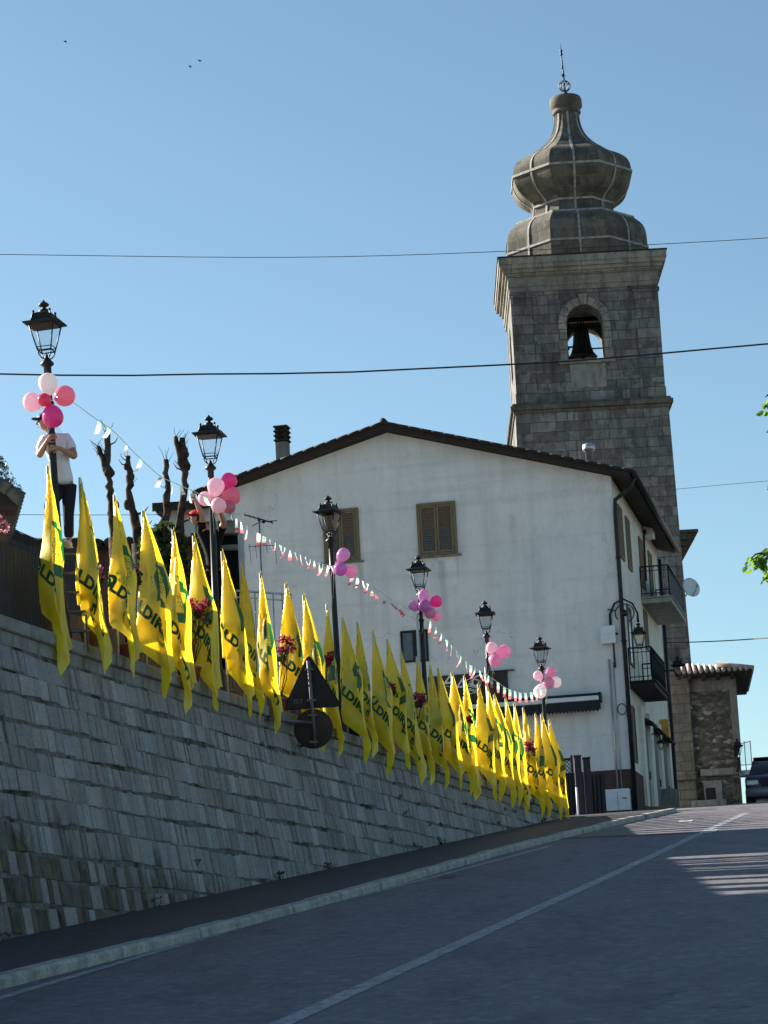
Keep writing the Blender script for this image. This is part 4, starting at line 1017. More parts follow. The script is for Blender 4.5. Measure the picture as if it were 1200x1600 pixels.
# lead strips: meridians at facet centres, rings broken at the corners
mb = MB()
for k in range(8):
    a = 2*pi*k/8; ca, sa = cos(a), sin(a); tx = Vector((-sa, ca, 0)); w2 = .045
    vs = []; fs = []
    pts = [p for p in prf if True]
    for (r, z) in pts:
        for s_, o_ in ((-1, -.01), (-1, .035), (1, .035), (1, -.01)):
            vs.append(Vector((cx_d+(r+o_)*ca, CY+(r+o_)*sa, z)) + tx*w2*s_)
    for i in range(len(pts)-1):
        for j in range(3): fs.append((i*4+j, i*4+j+1, i*4+4+j+1, i*4+4+j))
    mb.add(vs, fs, 0)
def r_at(z):
    for (ra, za1), (rb1, zb1) in zip(prf, prf[1:]):
        if za1 <= z <= zb1: return ra + (rb1-ra)*(z-za1)/max(1e-6, zb1-za1)
    return None
for (yy, o1, hh, rg) in ((1138, .04, .09, 2.6), (1022, .06, .08, 1.9), (915, .04, .09, 2.0), (718, .05, .10, 2.0)):
    r = rg
    for _ in range(8):
        z = dz(yy, CY-r); q_ = r_at(z)
        if q_ is None: break
        r = q_
    if yy == 1022: z = dz(1074) - .03; r = hwp(326)
    mb.lathe([((r-.08)/c8, z-hh/2), ((r+o1)/c8, z-hh/2), ((r+o1)/c8, z+hh/2), ((r-.08)/c8, z+hh/2)], 8, (cx_d, CY, 0), ph=.5, sm=False)
mb.obj('lead_strips', M['lead'], dome)
mb = MB(); z1_ = dz(455); z2_ = dz(362)
capr = [(hwp(70), z1_-.02), (hwp(82), z1_+.02), (hwp(84), z1_+.12), (hwp(76), z1_+.16), (hwp(86), z1_+.24), (hwp(94), z1_+.32), (hwp(93), z2_-.1), (hwp(86), z2_), (hwp(70), z2_+.04), (hwp(34), dz(352)), (hwp(22), dz(342)), (hwp(12), dz(330)), (.03, dz(322))]
mb.lathe(capr, 16, (cx_d, CY, 0)); mb.obj('cap', M['dome'], dome)
mb = MB(); zt0 = dz(325); zc_ = dz(296); rr = .235
for k in range(4):
    a = pi*k/4; mb.tube([Vector((cx_d+rr*cos(b)*cos(a), CY+rr*cos(b)*sin(a), zc_+rr*sin(b))) for b in [2*pi*j/20 for j in range(21)]], .02, 5, cap=False)
mb.tube([Vector((cx_d, CY, zt0-.1)), Vector((cx_d-.01, CY, zc_+.5)), Vector((cx_d-.045, CY, zc_+1.2)), Vector((cx_d-.05, CY, dz(62)))], [.045, .035, .028, .008], 6)
for yy, wv in ((235, .05), (190, .045), (150, .03), (118, .06), (100, .055)):
    z = dz(yy); mb.lathe([(.01, -.09), (wv, -.03), (wv, .03), (.01, .09)], 6, (cx_d-.045, CY, z))
mb.tube([Vector((cx_d-.16, CY, dz(232))), Vector((cx_d+.07, CY, dz(236)))], .014, 5)
mb.obj('finial', M['iron'], dome)
# church flank to the right of and behind the tower
church = thing('church', 'old stone church flank with a moulded cornice joining the bell tower on its right', 'church', T_.o, -TB)
cxr, zcr = tf(1062, 850, 7.5); mb = MB(); mb.box((cx_-hw_-3, 7.2, -2), (cxr, 14, zcr)); mb.obj('wall', M['church'], church)
mb = MB(); 
for i, (e, h0, h1) in enumerate(((.1, -.35, -.16), (.28, -.158, .05), (.55, .052, .3), (.7, .302, .42))): mb.box((cx_-hw_-3.2, 7.2-e, zcr+h0), (cxr+e, 14+e, zcr+h1))
mb.obj('cornice', M['church'], church)

# low church annex beside the tower foot
qa = T_.pf(1052, 1250, -6.8); qb = T_.pf(1089.5, 1250, -6.8); qz = T_.pf(1085, 1046, -6.8)
mb = MB(); mb.box((qa[0], -6.8, -3), (qb[0], -1, qz[1])); mb.box((qb[0]-.02, -6.72, -3), (qb[0]+.03, -6.2, .9)); mb.obj('annex_wall', M['church'], church)
mb = MB(); mb.bbox((qa[0]-.1, -6.95, T_.pf(1070, 1215, -6.8)[1]-.1), (qb[0]+.0, -6.801, T_.pf(1070, 1215, -6.8)[1]+.05), .02); mb.obj('ledge', M['church'], church)
# ================================================================== STONE HOUSE at the right
SB = radians(6); so_ = at(1085, 1256, 88.5); S_ = Fr(Vector((so_.x, so_.y, gz(so_.x, so_.y))), SB)
def sf(px, py, y=0): return S_.pf(px, py, y)
t = thing('stone_house', 'small rubble stone house with a tiled roof beyond the bell tower', 'house', S_.o, -SB)
xe, zt_ = sf(1150, 1066); ze = sf(1110, 1052, -.5)[1]
xq = sf(1141, 1100)[0]
mb = MB(); mb.box((-.02, 0, -1), (xq, 5, zt_+.35)); mb.obj('wall', M['rubble'], t)
mb = MB(); mb.box((xq+.001, -.02, 2.4), (xe, 5.02, zt_+.35)); mb.box((-.02, -.015, zt_-.25), (xq, 0, zt_+.34)); mb.obj('rendered_corner', M['pale_concrete'], t)
mb = MB(); xb = sf(1160, 1250)[0]; mb.box((xq+.002, -.05, -1), (xb, 4.9, 2.0)); mb.obj('buttress', M['rubble'], t)
za1 = sf(1110, 1213)[1]; za2 = sf(1110, 1202)[1]; mb = MB(); mb.bbox((sf(1094, 1207)[0], -.22, za1), (xb+.02, 0, za2), .03); mb.obj('ledge', M['coping'], t)
a = sf(1101, 1252); b = sf(1127, 1219); mb = MB(); ia = sf(1104, 1250); ib = sf(1118, 1231)
mb.bbox((a[0], -.1, a[1]), (ia[0], 0, b[1]), .01); mb.bbox((ib[0], -.1, a[1]), (b[0], 0, b[1]), .01); mb.bbox((ia[0], -.098, ib[1]), (ib[0], 0, b[1]), .01); fr_ = mb.obj('niche_frame', M['coping'], t)
mb = MB(); mb.box((ia[0], -.03, a[1]), (ib[0], .01, ib[1])); mb.obj('niche_shade_panel', M['fence_dark'], fr_)  # dark panel stands in for the shade in the niche opening
mb = MB(); c_ = sf(1080, 1262); mb.bbox((c_[0], -.6, -1), (b[0]+.1, -.11, a[1]), .03); mb.obj('door_step', M['coping'], t)
# hipped roof slab with rounded tiles
oh = 1.0; xr = sf(1175, 1047, -oh)[0]; zE = sf(1175, 1049, -oh)[1]
mb = MB(); sl = .2
vs = [Vector((-.1, -oh, zE)), Vector((xr, -oh, zE)), Vector((xr, 6, zE)), Vector((-.1, 6, zE)), Vector((-.1, -oh, zE+.1)), Vector((xr, -oh, zE+.1)), Vector((xr, 6, zE+.1)), Vector((-.1, 6, zE+.1)), Vector((-.1, 2.5, zE+.1+sl*3.5)), Vector((xr-1.9, 2.5, zE+.1+sl*3.5))]
mb.add(vs, [(3,2,1,0),(0,1,5,4),(1,2,6,5),(2,3,7,6),(3,0,4,8,7),(4,5,9,8),(5,6,9),(6,7,8,9)], 0); roof = mb.obj('roof', M['soffit'], t)
mb = MB(); x = -.05
while x < xr-.1:
    ym = min(2.5, -oh + (xr-x)*1.8)
    mb.tube([Vector((x, -oh-.08, zE+.11)), Vector((x, ym, zE+.12+sl*(ym+oh))) ], [.075, .065], 8); x += .20
y = -oh+.1
while y < 5.5:
    mb.tube([Vector((xr+.08, y, zE+.12)), Vector((xr-1.2, y+.0, zE+.12+.24))], [.1, .09], 8); y += .26
mb.obj('roof_tiles', M['tile'], roof)
mb = MB()
for k in range(5): mb.box((.1+k*.5, -oh+.02, zE-.12), (.2+k*.5, .1, zE-.005))
mb.obj('rafter', M['soffit'], roof)
q = sf(1149, 1185); t2 = thing('wall_lamp', 'black lantern standing on a bracket at the corner of the rubble stone house', 'wall lamp', S_.o + S_.ex*(q[0]+.1) + S_.ey*-.35 + Vector((0,0,q[1])), -SB)
mb = MB(); mb.tube([Vector((-.1,.3,-.5)), Vector((-.05,.05,-.45)), Vector((0,0,-.2)), Vector((0,0,0))], [.05,.05,.07,.04], 8); mb.obj('bracket', M['iron'], t2); lantern_parts(t2, 0)
for o_ in t2.children:
    if not o_.name.startswith('bracket'): o_.scale = (.85,)*3
q = sf(1166, 1200, 4); t2 = thing('glass_balustrade', 'pale glass balustrade panel with a steel rail behind the stone house', 'balustrade', S_.o + S_.ex*(q[0]-.2) + S_.ey*4 + Vector((0,0,q[1])), -SB)
mb = MB(); mb.box((0, 0, .1), (.42, .02, .95)); mb.obj('glass_panel', M['glass'], t2); mb = MB()
for x in (0, .2, .42): mb.tube([Vector((x,.03,-.1)), Vector((x,.03,1.0 if x else .9))], .018, 6)
mb.tube([Vector((0,.03,.12)), Vector((.42,.03,.12))], .015, 6); mb.tube([Vector((0,.03,.9)), Vector((.42,.03,.98))], .015, 6); mb.bbox((-.3,-.3,-.28), (.55, .8, -.1), .02); mb.obj('rail', M['steel'], t2)

# ================================================================== STREET LAMPS on the terrace
LOFF = -.32
lamp_px = [(67,467),(326,648),(512,773),(653,867),(757,938),(843,994)]
lamp_lab = ['black lantern street lamp nearest the camera, its post gripped by the man in white',
 'black lantern street lamp with six balloons, beside the person in a red cap',
 'black lantern street lamp in front of the shuttered window nearer the left gable end',
 'black lantern street lamp with a pale tube as the bright left edge of its post, below the central shuttered window',
 'black lantern street lamp rising in front of the dark shop sign',
 'black lantern street lamp farthest up the road, in front of the dark awning']
lamp_top = [onwall(x, y, -LOFF) for x, y in lamp_px]
GL = 'lantern street lamps along the terrace wall'
z_a = CAPZ - .12
base_h = sum(p.z for p in lamp_top)/6 - z_a
def post_parts(t, h):
    mb = MB(); z0 = h - .795
    mb.lathe([(.14, 0), (.14, .06), (.11, .09), (.10, .5), (.085, .55), (.07, .62), (.06, .68), (.056, 1.3), (.07, 1.32), (.07, 1.36), (.054, 1.38), (.046, z0-.62), (.06, z0-.6), (.06, z0-.57), (.042, z0-.55), (.04, z0-.16), (.042, z0-.15)], 16)
    mb.obj('post', M['iron'], t)
    mb = MB(); mb.lathe([(.05, z0-.2), (.05, z0-.1), (.085, z0-.075), (.09, z0-.055), (.06, z0-.02), (.04, z0+.0), (.03, z0+.03), (.01, z0+.07)], 14); mb.obj('collar', M['iron'], t)
    lantern_parts(t, z0)
lamp0 = thing('street_lamp', lamp_lab[0], 'street lamp', (lamp_top[0].x, lamp_top[0].y, z_a), -WA+.06, GL); post_parts(lamp0, base_h)
lamps = [lamp0]
for i in range(1, 6):
    p = lamp_top[i]; lamps.append(dup(lamp0, (p.x, p.y, z_a), -WA + [.06, .1, -.12, .04, .16, -.1][i], lamp_lab[i], (1, 1, (p.z-z_a)/base_h)))
lamp0.rotation_euler = (0, radians(-2.1), lamp0.rotation_euler[2]); lamp0.location.x += .17; lamps[2].rotation_euler = (0, radians(-.8), lamps[2].rotation_euler[2]); lamps[2].location.x += .06
lamp0.scale = (1, 1, (lamp_top[0].z-z_a)/base_h)
# bright left edge of the fourth lamp post, built as a pale tube
p = lamp_top[3]; mb = MB(); mb.tube([Vector((-.085, -.03, 1.9)), Vector((-.085, -.03, 3.3)), Vector((-.05, -.02, 3.36))], .026, 7); mb.tube([Vector((-.085, -.03, 1.9)), Vector((-.04, -.02, 1.82))], .026, 7)
o = mb.obj('pipe', M['white_metal'], lamps[3])
p = lamp_top[4]; mb = MB(); mb.tube([Vector((-.07, -.03, 1.5)), Vector((-.07, -.03, 3.0))], .02, 7); mb.obj('pipe', M['white_metal'], lamps[4])  # bright edge of the fifth post, likewise built as a pale tube

# ================================================================== BALLOONS
bal = [
 [(75,600,17,'white',1.15,.1),(100,619,17.5,'rose',1.0,.6),(52,628,16.5,'pale',1.05,.0),(70,625,11.5,'hot',1.1,-.35),(82,650,18.5,'mag',1.12,-.25)],
 [(337,761,14.5,'pale',1.05,-.2),(357,752,13.5,'mag',1.05,.1),(322,779,12.5,'pale',1.1,.15),(362,775,14.5,'rose',1.0,.05),(341,789,13,'pale',1.1,-.3),(357,792,11,'rose',1.1,-.1)],
 [(536,867,11,'lilac',1.1,.0),(531,889,11,'purple',1.0,-.2),(548,893,10.5,'pink',1.0,.05)],
 [(662,931,10,'lilac',1.05,-.1),(647,947,9.5,'lilac',1.05,.1),(663,947,10.5,'purple',1.05,-.3),(681,940,10,'mag',1.0,.1),(671,957,9.5,'pink',1.0,-.1),(680,962,9,'pink',1.0,.15)],
 [(768,1012,9,'pale',1.05,-.1),(787,1018,11,'pink',1.0,.1),(773,1032,10,'pink',1.02,-.15)],
 [(841,1056,8,'pale',1.05,.1),(860,1051,9,'pink',1.05,.05),(857,1067,9,'pink',1.0,-.1),(868,1066,9,'white',1.0,.2),(844,1080,11,'white',1.1,-.15)]]
blab = ['bunch of white, pink and magenta balloons on the nearest street lamp',
 'bunch of six pink balloons on the second lamp above the red cap',
 'three purple and pink balloons tied to the lamp in front of the left shuttered window',
 'bunch of six lilac and pink balloons on the lamp below the central shuttered window',
 'three pink balloons tied to the lamp post above the dark shop sign',
 'bunch of pale pink and white balloons tied to the farthest lamp beside the awning']
mcent = []
for i, cl in enumerate(bal):
    P0 = lamp_top[i]; D0 = P0.y - .12
    cen = at(sum(b[0] for b in cl)/len(cl), sum(b[1] for b in cl)/len(cl), D0); mcent.append(cen)
    t = thing('balloon_bunch', blab[i], 'balloons', cen, 0, 'bunches of balloons on the street lamps')
    knot = at(lamp_px[i][0] + (cl[0][1]-lamp_px[i][1])*.045 + 4, sum(b[1] for b in cl)/len(cl)+3, D0) - cen
    for (x, y, r, m, el, dy) in cl:
        c = at(x, y, D0 + dy*.5) - cen; rr = r/F*D0
        ax = (c - knot); ax = ax.normalized() if ax.length > .02 else Vector((0,0,1))
        rot = ax.to_track_quat('Z', 'Y').to_matrix(); mb = MB(); prof_b = []
        for k in range(17):
            a = pi*k/16; q = -cos(a); rad = sin(a)*(1 + .17*q)*.98 ; prof_b.append((max(.002, rad)*rr/sqrt(el), q*rr*sqrt(el)*(1.0 if q > 0 else 1.12)))
        zb_ = prof_b[0][1]; pb = [(.024, zb_-.045), (.011, zb_-.02), (.016, zb_-.0)] + prof_b[1:]
        mb.lathe(pb, 22, c, M=None); 
        vs = [Vector(v) for v in mb.v]; mb.v = [tuple(c + rot @ (v - c)) for v in vs]
        mb.obj('balloon', M['b_'+m], t)
    mb = MB()
    for (x, y, r, m, el, dy) in cl: mb.tube([at(x, y, D0+dy*.5)-cen, knot], .004, 4)
    for k in range(3): mb.tube([knot, knot+Vector((R.uniform(-.05,.08), -.05, -.2)), knot+Vector((R.uniform(-.1,.16), -.05, -.42-R.random()*.2))], .004, 4)
    mb.obj('string', M['white'], t)

# ================================================================== BUNTING
spans = [
 [(112,627),(150,655),(180,675),(200,698),(225,722),(250,745),(285,760),(325,778)],
 [(352,798),(395,828),(450,858),(500,880),(524,886)],
 [(545,895),(580,915),(620,942),(650,957)],
 [(668,965),(700,1002),(730,1036),(764,1056)],
 [(764,1056),(790,1075),(815,1083),(835,1081),(850,1074)]]
slab = ['sparse twisted bunting string sagging between the nearest lamp and the second lamp',
 'white and red bunting string between the second lamp and the left shuttered window',
 'short dark and white bunting string running down to the lamp with the bright-edged post',
 'tricolour bunting string from the lamp with the bright-edged post down past the shop sign',
 'tricolour bunting string with upright pennants leading to the farthest lamp']
rp_ = random.Random(21)
for i, sp in enumerate(spans):
    Da, Db = lamp_top[i].y-.05, lamp_top[i+1].y-.05; n = len(sp)
    # interpolate depth by perspective: equal steps along the wall line
    P = []
    for (x, y) in sp: P.append(onwall(x, y, -LOFF-.06))
    P = [Vector(p) for p in P]
    # catmull-like densify
    D = smooth(resample(P, .06), 12)
    o0 = D[0]; t = thing('bunting', slab[i], 'bunting', o0, 0, 'strings of bunting between the street lamps')
    mb = MB(); mb.tube([p-o0 for p in D[::3]] + [D[-1]-o0], .006, 4); mb.obj('cord', M['white'], t)
    acc = 0; tot = sum((b-a).length for a, b in zip(D, D[1:])); nxt = .2 if i else 1.0; gap = [.34, .26, .30, .42, .62][i]
    k = 0
    for a, b in zip(D, D[1:]):
        acc += (b-a).length
        if acc >= nxt:
            if i == 0: nxt = acc + gap*rp_.uniform(.8, 2.2)
            else: nxt = acc + gap*rp_.uniform(.9, 1.15)
            dr = (b-a); dr.z = 0; dr.normalize(); wv = .068
            hgt = .24 if i >= 3 else .19
            yaw = rp_.gauss(0, .5) if i < 4 else rp_.gauss(0, .25)
            if i < 2: hgt *= rp_.uniform(.6, 1.2)
            lat = (Matrix.Rotation(yaw, 3, 'Z') @ (dr if i < 4 else Vector((.85, .5, 0)).normalized())); sw = Vector((rp_.uniform(-.5,.5), rp_.uniform(-.3,.3), 0)) if i < 4 else Vector((rp_.uniform(-.12,.12), 0, 0))
            tw = rp_.gauss(0, .9) if i < 4 else rp_.gauss(0, .35)
            mb = MB(); base = b - o0; rows_ = []
            for q in range(7):
                f = q/6; l2 = Matrix.Rotation(tw*f, 3, 'Z') @ lat
                c_ = base + Vector((0, 0, -hgt*f)) + sw*hgt*f*f; rows_.append((c_ - l2*wv/2, c_ + l2*wv/2))
            for q in range(6):
                m_ = 0 if q < 2 else (1 if q < 4 else 2)
                if i == 1 and k % 3: m_ = [1, 1, 2][m_]
                if i == 2: m_ = [1, 1, 2][m_]
                if i == 0: m_ = [0, 1, 1][m_]
                mb.face([rows_[q][0], rows_[q][1], rows_[q+1][1], rows_[q+1][0]], m_, True)
            mb.obj('pennant', [M['pen_g'], M['pen_w'], M['pen_r']], t); k += 1

# ================================================================== YELLOW FLAGS
FH, FL = 1.68, 2.28; POLE = 2.3
_lm = textmesh('COLDIRETTI', .30, 0, 0, .015, 1.05)
bm = bmesh.new(); bm.from_mesh(_lm); bmesh.ops.triangulate(bm, faces=bm.faces)
xs_ = [v.co.x for v in bm.verts]; x0_, x1_ = min(xs_), max(xs_); ys_ = [v.co.y for v in bm.verts]; y0_, y1_ = min(ys_), max(ys_)
for _ in range(4):
    le = [e for e in bm.edges if e.calc_length() > .05]
    if not le: break
    bmesh.ops.subdivide_edges(bm, edges=le, cuts=1)
    bmesh.ops.triangulate(bm, faces=[f for f in bm.faces if len(f.verts) > 3])
LV = [((v.co.x-x0_)/(x1_-x0_)*1.62+.26, 1.25-(v.co.y-y0_)/(y1_-y0_)*.165) for v in bm.verts]
LF = [[v.index for v in f.verts] for f in bm.faces]
bm.free()
def flag_shape(seed, wide, front=1):
    r = random.Random(seed)
    # cross-section: polyline in (a lateral, b depth), arc length pi/2
    pts = [(0., 0.)]; a = 0; b = 0; arc = 0
    def go(da, db):
        nonlocal a, b, arc
        a += da; b += db; arc += hypot(da, db); pts.append((a, b))
    go(.05, -.04); go(-.13, -.03); 
    go(.15*r.uniform(.8, 1.2), -.02); go(-.15, -.03)
    go(max(.1, wide - a), -.03 - .02*r.random())         # broad front panel
    sgn = -1
    while arc < pi/2:
        d = r.uniform(.07, .15); go(sgn*d if -.03 < a+sgn*d < wide+.02 else -sgn*d*.6, .045); sgn = -sgn
    S = [0]
    for p, q in zip(pts, pts[1:]): S.append(S[-1] + hypot(q[0]-p[0], q[1]-p[1]))
    def raw(s):
        s = min(max(s, 0), S[-1])
        for i in range(len(S)-1):
            if s <= S[i+1]:
                f = (s-S[i])/max(1e-6, S[i+1]-S[i]); return pts[i][0]+(pts[i+1][0]-pts[i][0])*f, pts[i][1]+(pts[i+1][1]-pts[i][1])*f
        return pts[-1]
    N = 240; tab = [raw(pi/2*i/N) for i in range(N+1)]
    for _ in range(26): tab = [tab[0]] + [((tab[i-1][0]+tab[i][0]*2+tab[i+1][0])/4, (tab[i-1][1]+tab[i][1]*2+tab[i+1][1])/4) for i in range(1, N)] + [tab[-1]]
    ph = [r.uniform(0, 6.28) for _ in range(5)]; sway = r.uniform(-.012, .02)
    def G(u, v):
        rr = sqrt(u*u + v*v); al = atan2(u, v) if rr > 1e-6 else 0
        i = min(N-1e-6, al/(pi/2)*N); k = int(i); f = i-k
        ca, cb = tab[k][0]*(1-f)+tab[k+1][0]*f, tab[k][1]*(1-f)+tab[k+1][1]*f
        g = rr if rr < 1.2 else 1.2 + (rr-1.2)*.02
        q_ = min(1, max(0, (rr-1.75)/.7)); q_ = q_*q_*(3-2*q_)
        ca_ = ca
        sp = min(1, rr/1.3)
        x = ca*g*(1-.12*q_) + .020*sin(3.1*rr+ph[0]+al*6)*sp + .016*sin(2.2*rr+ph[4])*sp*min(1,u/.3) + sway*rr*al + .105*q_
        y = cb*g + .022*sin(4.3*rr+ph[1]+al*9)*sp + .012*sin(9*rr+ph[2]-al*14)*sp
        re_ = rr if rr < 2.2 else 2.2 + (rr-2.2)*.78
        z = -sqrt(max(.0, re_*re_ - (x*x+y*y)*.8)) - (.015*sin(5*al+ph[3])*sp)
        hold = min(1, u/.05)   # sewn sleeve stays on the pole
        x *= hold if v < FH else 1; y *= hold
        return Vector((x + .018, y - .0, POLE + z))
    return G
def flag_meshes(seed, wide):
    G = flag_shape(seed, wide); mb = MB(); NU, NV = 56, 40
    vs = []; uv = []
    for j in range(NV+1):
        for i in range(NU+1):
            u, v = FL*i/NU, FH*j/NV; vs.append(G(u, v)); uv.append((u, v))
    fs = []; uvs = []
    for j in range(NV):
        for i in range(NU):
            q = (j*(NU+1)+i, (j+1)*(NU+1)+i, (j+1)*(NU+1)+i+1, j*(NU+1)+i+1); fs.append(q); uvs.append([uv[k] for k in q])
    mb.add(vs, fs, 0, True, uvs=uvs)
    # printed lettering on both faces
    for side in (-1, 1):
        lv = []
        for (u, v) in LV:
            p = G(u, v); e = .01; n = (G(u+e, v)-p).cross(G(u, v+e)-p)
            n = n.normalized() if n.length > 1e-9 else Vector((0,-1,0)); lv.append(p + n*.0045*side)
        mb.add(lv, LF if side > 0 else [f[::-1] for f in LF], 1, True, uvs=[[(0,0)]*len(f) for f in LF])
    cloth = mb.mesh('cloth', [M['flag'], M['flagletter']])
    return cloth
variants = [flag_meshes(100+k, wd) for k, wd in enumerate((.19, .26, .15, .21, .28, .17, .24, .20, .30, .16, .23, .25, .18, .27))]
mb = MB(); mb.tube([Vector((0,0,-.1)), Vector((0,0,POLE+.02))], .014, 7); pole_me = mb.mesh('pole', M['pole'])
mb = MB(); mb.tube([Vector((0,0,0)), Vector((.018,0,0))], .01, 5)
flag_px = [(76,722),(126,740),(178,768),(222,793),(268,822),(303,832),(348,856),(374,873),(407,890),(443,907),(475,925),(505,940),(535,960),(557,968),(580,982),(603,995),(627,1012),(648,1022),(668,1035),(685,1040),(706,1047),(724,1052),(744,1065),(758,1070),(772,1082),(787,1088),(802,1096),(818,1102),(833,1112),(843,1113),(858,1122)]
ordn = ['first','second','third','fourth','fifth','sixth','seventh','eighth','ninth','tenth','eleventh','twelfth','thirteenth','fourteenth','fifteenth','sixteenth','seventeenth','eighteenth','nineteenth','twentieth','twenty-first','twenty-second','twenty-third','twenty-fourth','twenty-fifth','twenty-sixth','twenty-seventh','twenty-eighth','twenty-ninth','thirtieth','thirty-first']
extra = {0: 'tall narrow yellow flag nearest the camera, hanging below the man in the white shirt', 9: 'yellow flag just left of the triangular sign, with crimson flowers before it', 10: 'yellow flag directly behind the apex of the triangular sign back', 11: 'shaded yellow flag just right of the triangular sign, behind crimson flowers', 30: 'last yellow flag, at the far right end of the row by the house'}
order_var = [2, 3, 9, 1, 12, 8, 4, 10, 5, 13, 1, 7, 11, 0, 6, 8, 3, 12, 10, 4, 13, 2, 8, 6, 1, 11, 5, 10, 7, 4, 8]
rf_ = random.Random(9)
flags = []
for i, (x, y) in enumerate(flag_px):
    p = onwall(x, y, .0); h = p.z - CAPZ
    lab = extra.get(i) or 'yellow flag with green emblem and letters, %s from the left end of the row' % ordn[i]
    t = thing('flag', lab, 'flag', (p.x, p.y, CAPZ), -WA + rf_.uniform(-.22, .16), 'yellow flags along the top of the stone wall')
    if i == 29: pass
    po = bpy.data.objects.new('pole', pole_me); C.objects.link(po); po.parent = t; po.location.z = h-POLE-.07
    cl = bpy.data.objects.new('cloth', variants[order_var[i]]); C.objects.link(cl); cl.parent = t; cl.location.z = h-POLE
    cl.scale = (rf_.uniform(.88, 1.12)*(1.0 if i else .85), rf_.uniform(.85, 1.25), rf_.uniform(.95, 1.04)); 
    cl.location.z = h - POLE*cl.scale[2]
    t.rotation_euler[1] = radians(rf_.uniform(-.6, 1.3)); t.rotation_euler[0] = radians(rf_.uniform(-.5, .5))
    flags.append(t)

# ================================================================== FLOWERING PLANTS on the coping
plants = [(155,895,13,'petal_pink','pink flowers between the second and third yellow flags'),(211,893,13,'petal_pink','pink flowers between the third and fourth yellow flags'),
 (312,948,21,'petal','large clump of dark crimson flowers in front of the sixth flag'),(447,1008,17,'petal','bright crimson flowers just left of the triangular sign'),
 (508,1028,17,'petal','dark crimson flowers just right of the triangular sign'),(610,1078,13,'petal','crimson flowers in the shaded stretch of flags, left of a taller clump'),
 (655,1092,14,'petal','tall crimson flower clump in front of the eighteenth flag'),(733,1123,6,'petal','tiny red flower head between flags below the shop sign'),
 (771,1147,10,'petal','small reddish flowers below the fifth street lamp'),(827,1168,11,'petal','reddish flowers on twigs near the sixth street lamp'),(857,1190,11,'petal','crimson flowers beside the last yellow flag')]
rq = random.Random(33)
for (x, y, r, m, lab) in plants:
    p = onwall(x, y, -.14); rr = r/F*p.y
    t = thing('flowering_plant', 'potted plant with ' + lab, 'plant', (p.x, p.y, CAPZ), 0, 'potted flowers on top of the stone wall')
    hz = p.z - CAPZ
    mb = MB(); mb.lathe([(.09, 0), (.13, .2), (.14, .2), (.14, .23), (.11, .23), (.1, .2)], 14, (-.15, .1, 0)); mb.obj('pot', M['pot'], t)
    mb = MB()
    for k in range(9):
        e = Vector((rq.uniform(-rr, rr)*.8, rq.uniform(-rr, rr)*.5, hz + rq.uniform(-rr, rr)*.6)); mid = Vector((-.1+rq.uniform(-.1, .1), .1, max(.3, hz*.5)))
        mb.tube([Vector((-.15, .1, .18)), mid, e], [.01, .007, .004], 4)
    mb.obj('stem', M['bark'], t)
    mb = MB()
    for k in range(9):
        c_ = (rq.uniform(-.6,.6)*rr, rq.uniform(-.5,.5)*rr, hz + rq.uniform(-.65,.65)*rr); leafcloud(mb, c_, (rr*.42, rr*.4, rr*.35), 34, .042, rq, flat=.8)
    mb.obj('flower_heads', M[m], t)
    mb = MB()
    for k in range(6): leafcloud(mb, (rq.uniform(-.9,.7)*rr, rq.uniform(-.2,.6)*rr, hz - rr*rq.uniform(.0,1.3)), (rr*.4,)*3, 14, .06, rq, flat=.7)
    mb.obj('foliage', M['leaf_dark'], t)

# ================================================================== FENCES on the terrace
def slat_fence(name, label, s0, s1, off, h, m, base=CAPZ-.12, hfun=None, pw=.12):
    t = thing(name, label, 'fence', wp(s0, off, base), -WA); mb = MB(); L_ = s1-s0; y = 0; rr = random.Random(4)
    while y < L_: 
        hh = h if hfun is None else hfun(y/L_); mb.box((-.012+rr.uniform(-.003,.003), y+.004, .02), (.012, y+pw-.004, hh+rr.uniform(-.01,.01))); y += pw
    mb.obj('boards', m, t); mb = MB(); n = max(1, int(L_/2.2))
    for k in range(n+1): mb.box((-.075, L_*k/n-.04, 0), (-.013, L_*k/n+.04, h*.98))
    mb.box((-.05, 0, .25), (-.0125, L_, .33)); mb.box((-.05, 0, h*.78), (-.0125, L_, h*.78+.08)); mb.obj('posts_and_rails', m, t)
    return t
w0s = (onwall(0, 900, .45)-W0).dot(WD); w1s = (onwall(66, 900, .45)-W0).dot(WD)
hz0 = onwall(30, 858, .45).z - (CAPZ-.12)
slat_fence('board_fence', 'dark upright board fence at the left end of the terrace behind the first flag', -11.0, w1s+.15, -.45, hz0, M['fence_dark'])
slat_fence('low_fence', 'low brown board fence running behind the yellow flags', w1s+.2, 35.0, -1.25, 1.02, M['fence_brown'])
# narrow dark information panel between flags right of the sign
p = onwall(549, 1146, .3); t = thing('notice_panel', 'narrow dark notice panel with a pale edge among the flags right of the road sign', 'panel', (p.x, p.y, CAPZ-.02), -.35)
mb = MB(); mb.bbox((-.16, -.01, .02), (.16, .02, .85), .006); mb.obj('panel', M['signback'], t); mb = MB(); mb.box((.161, -.015, -.0), (.185, .025, .9)); mb.obj('edge', M['white_metal'], t)
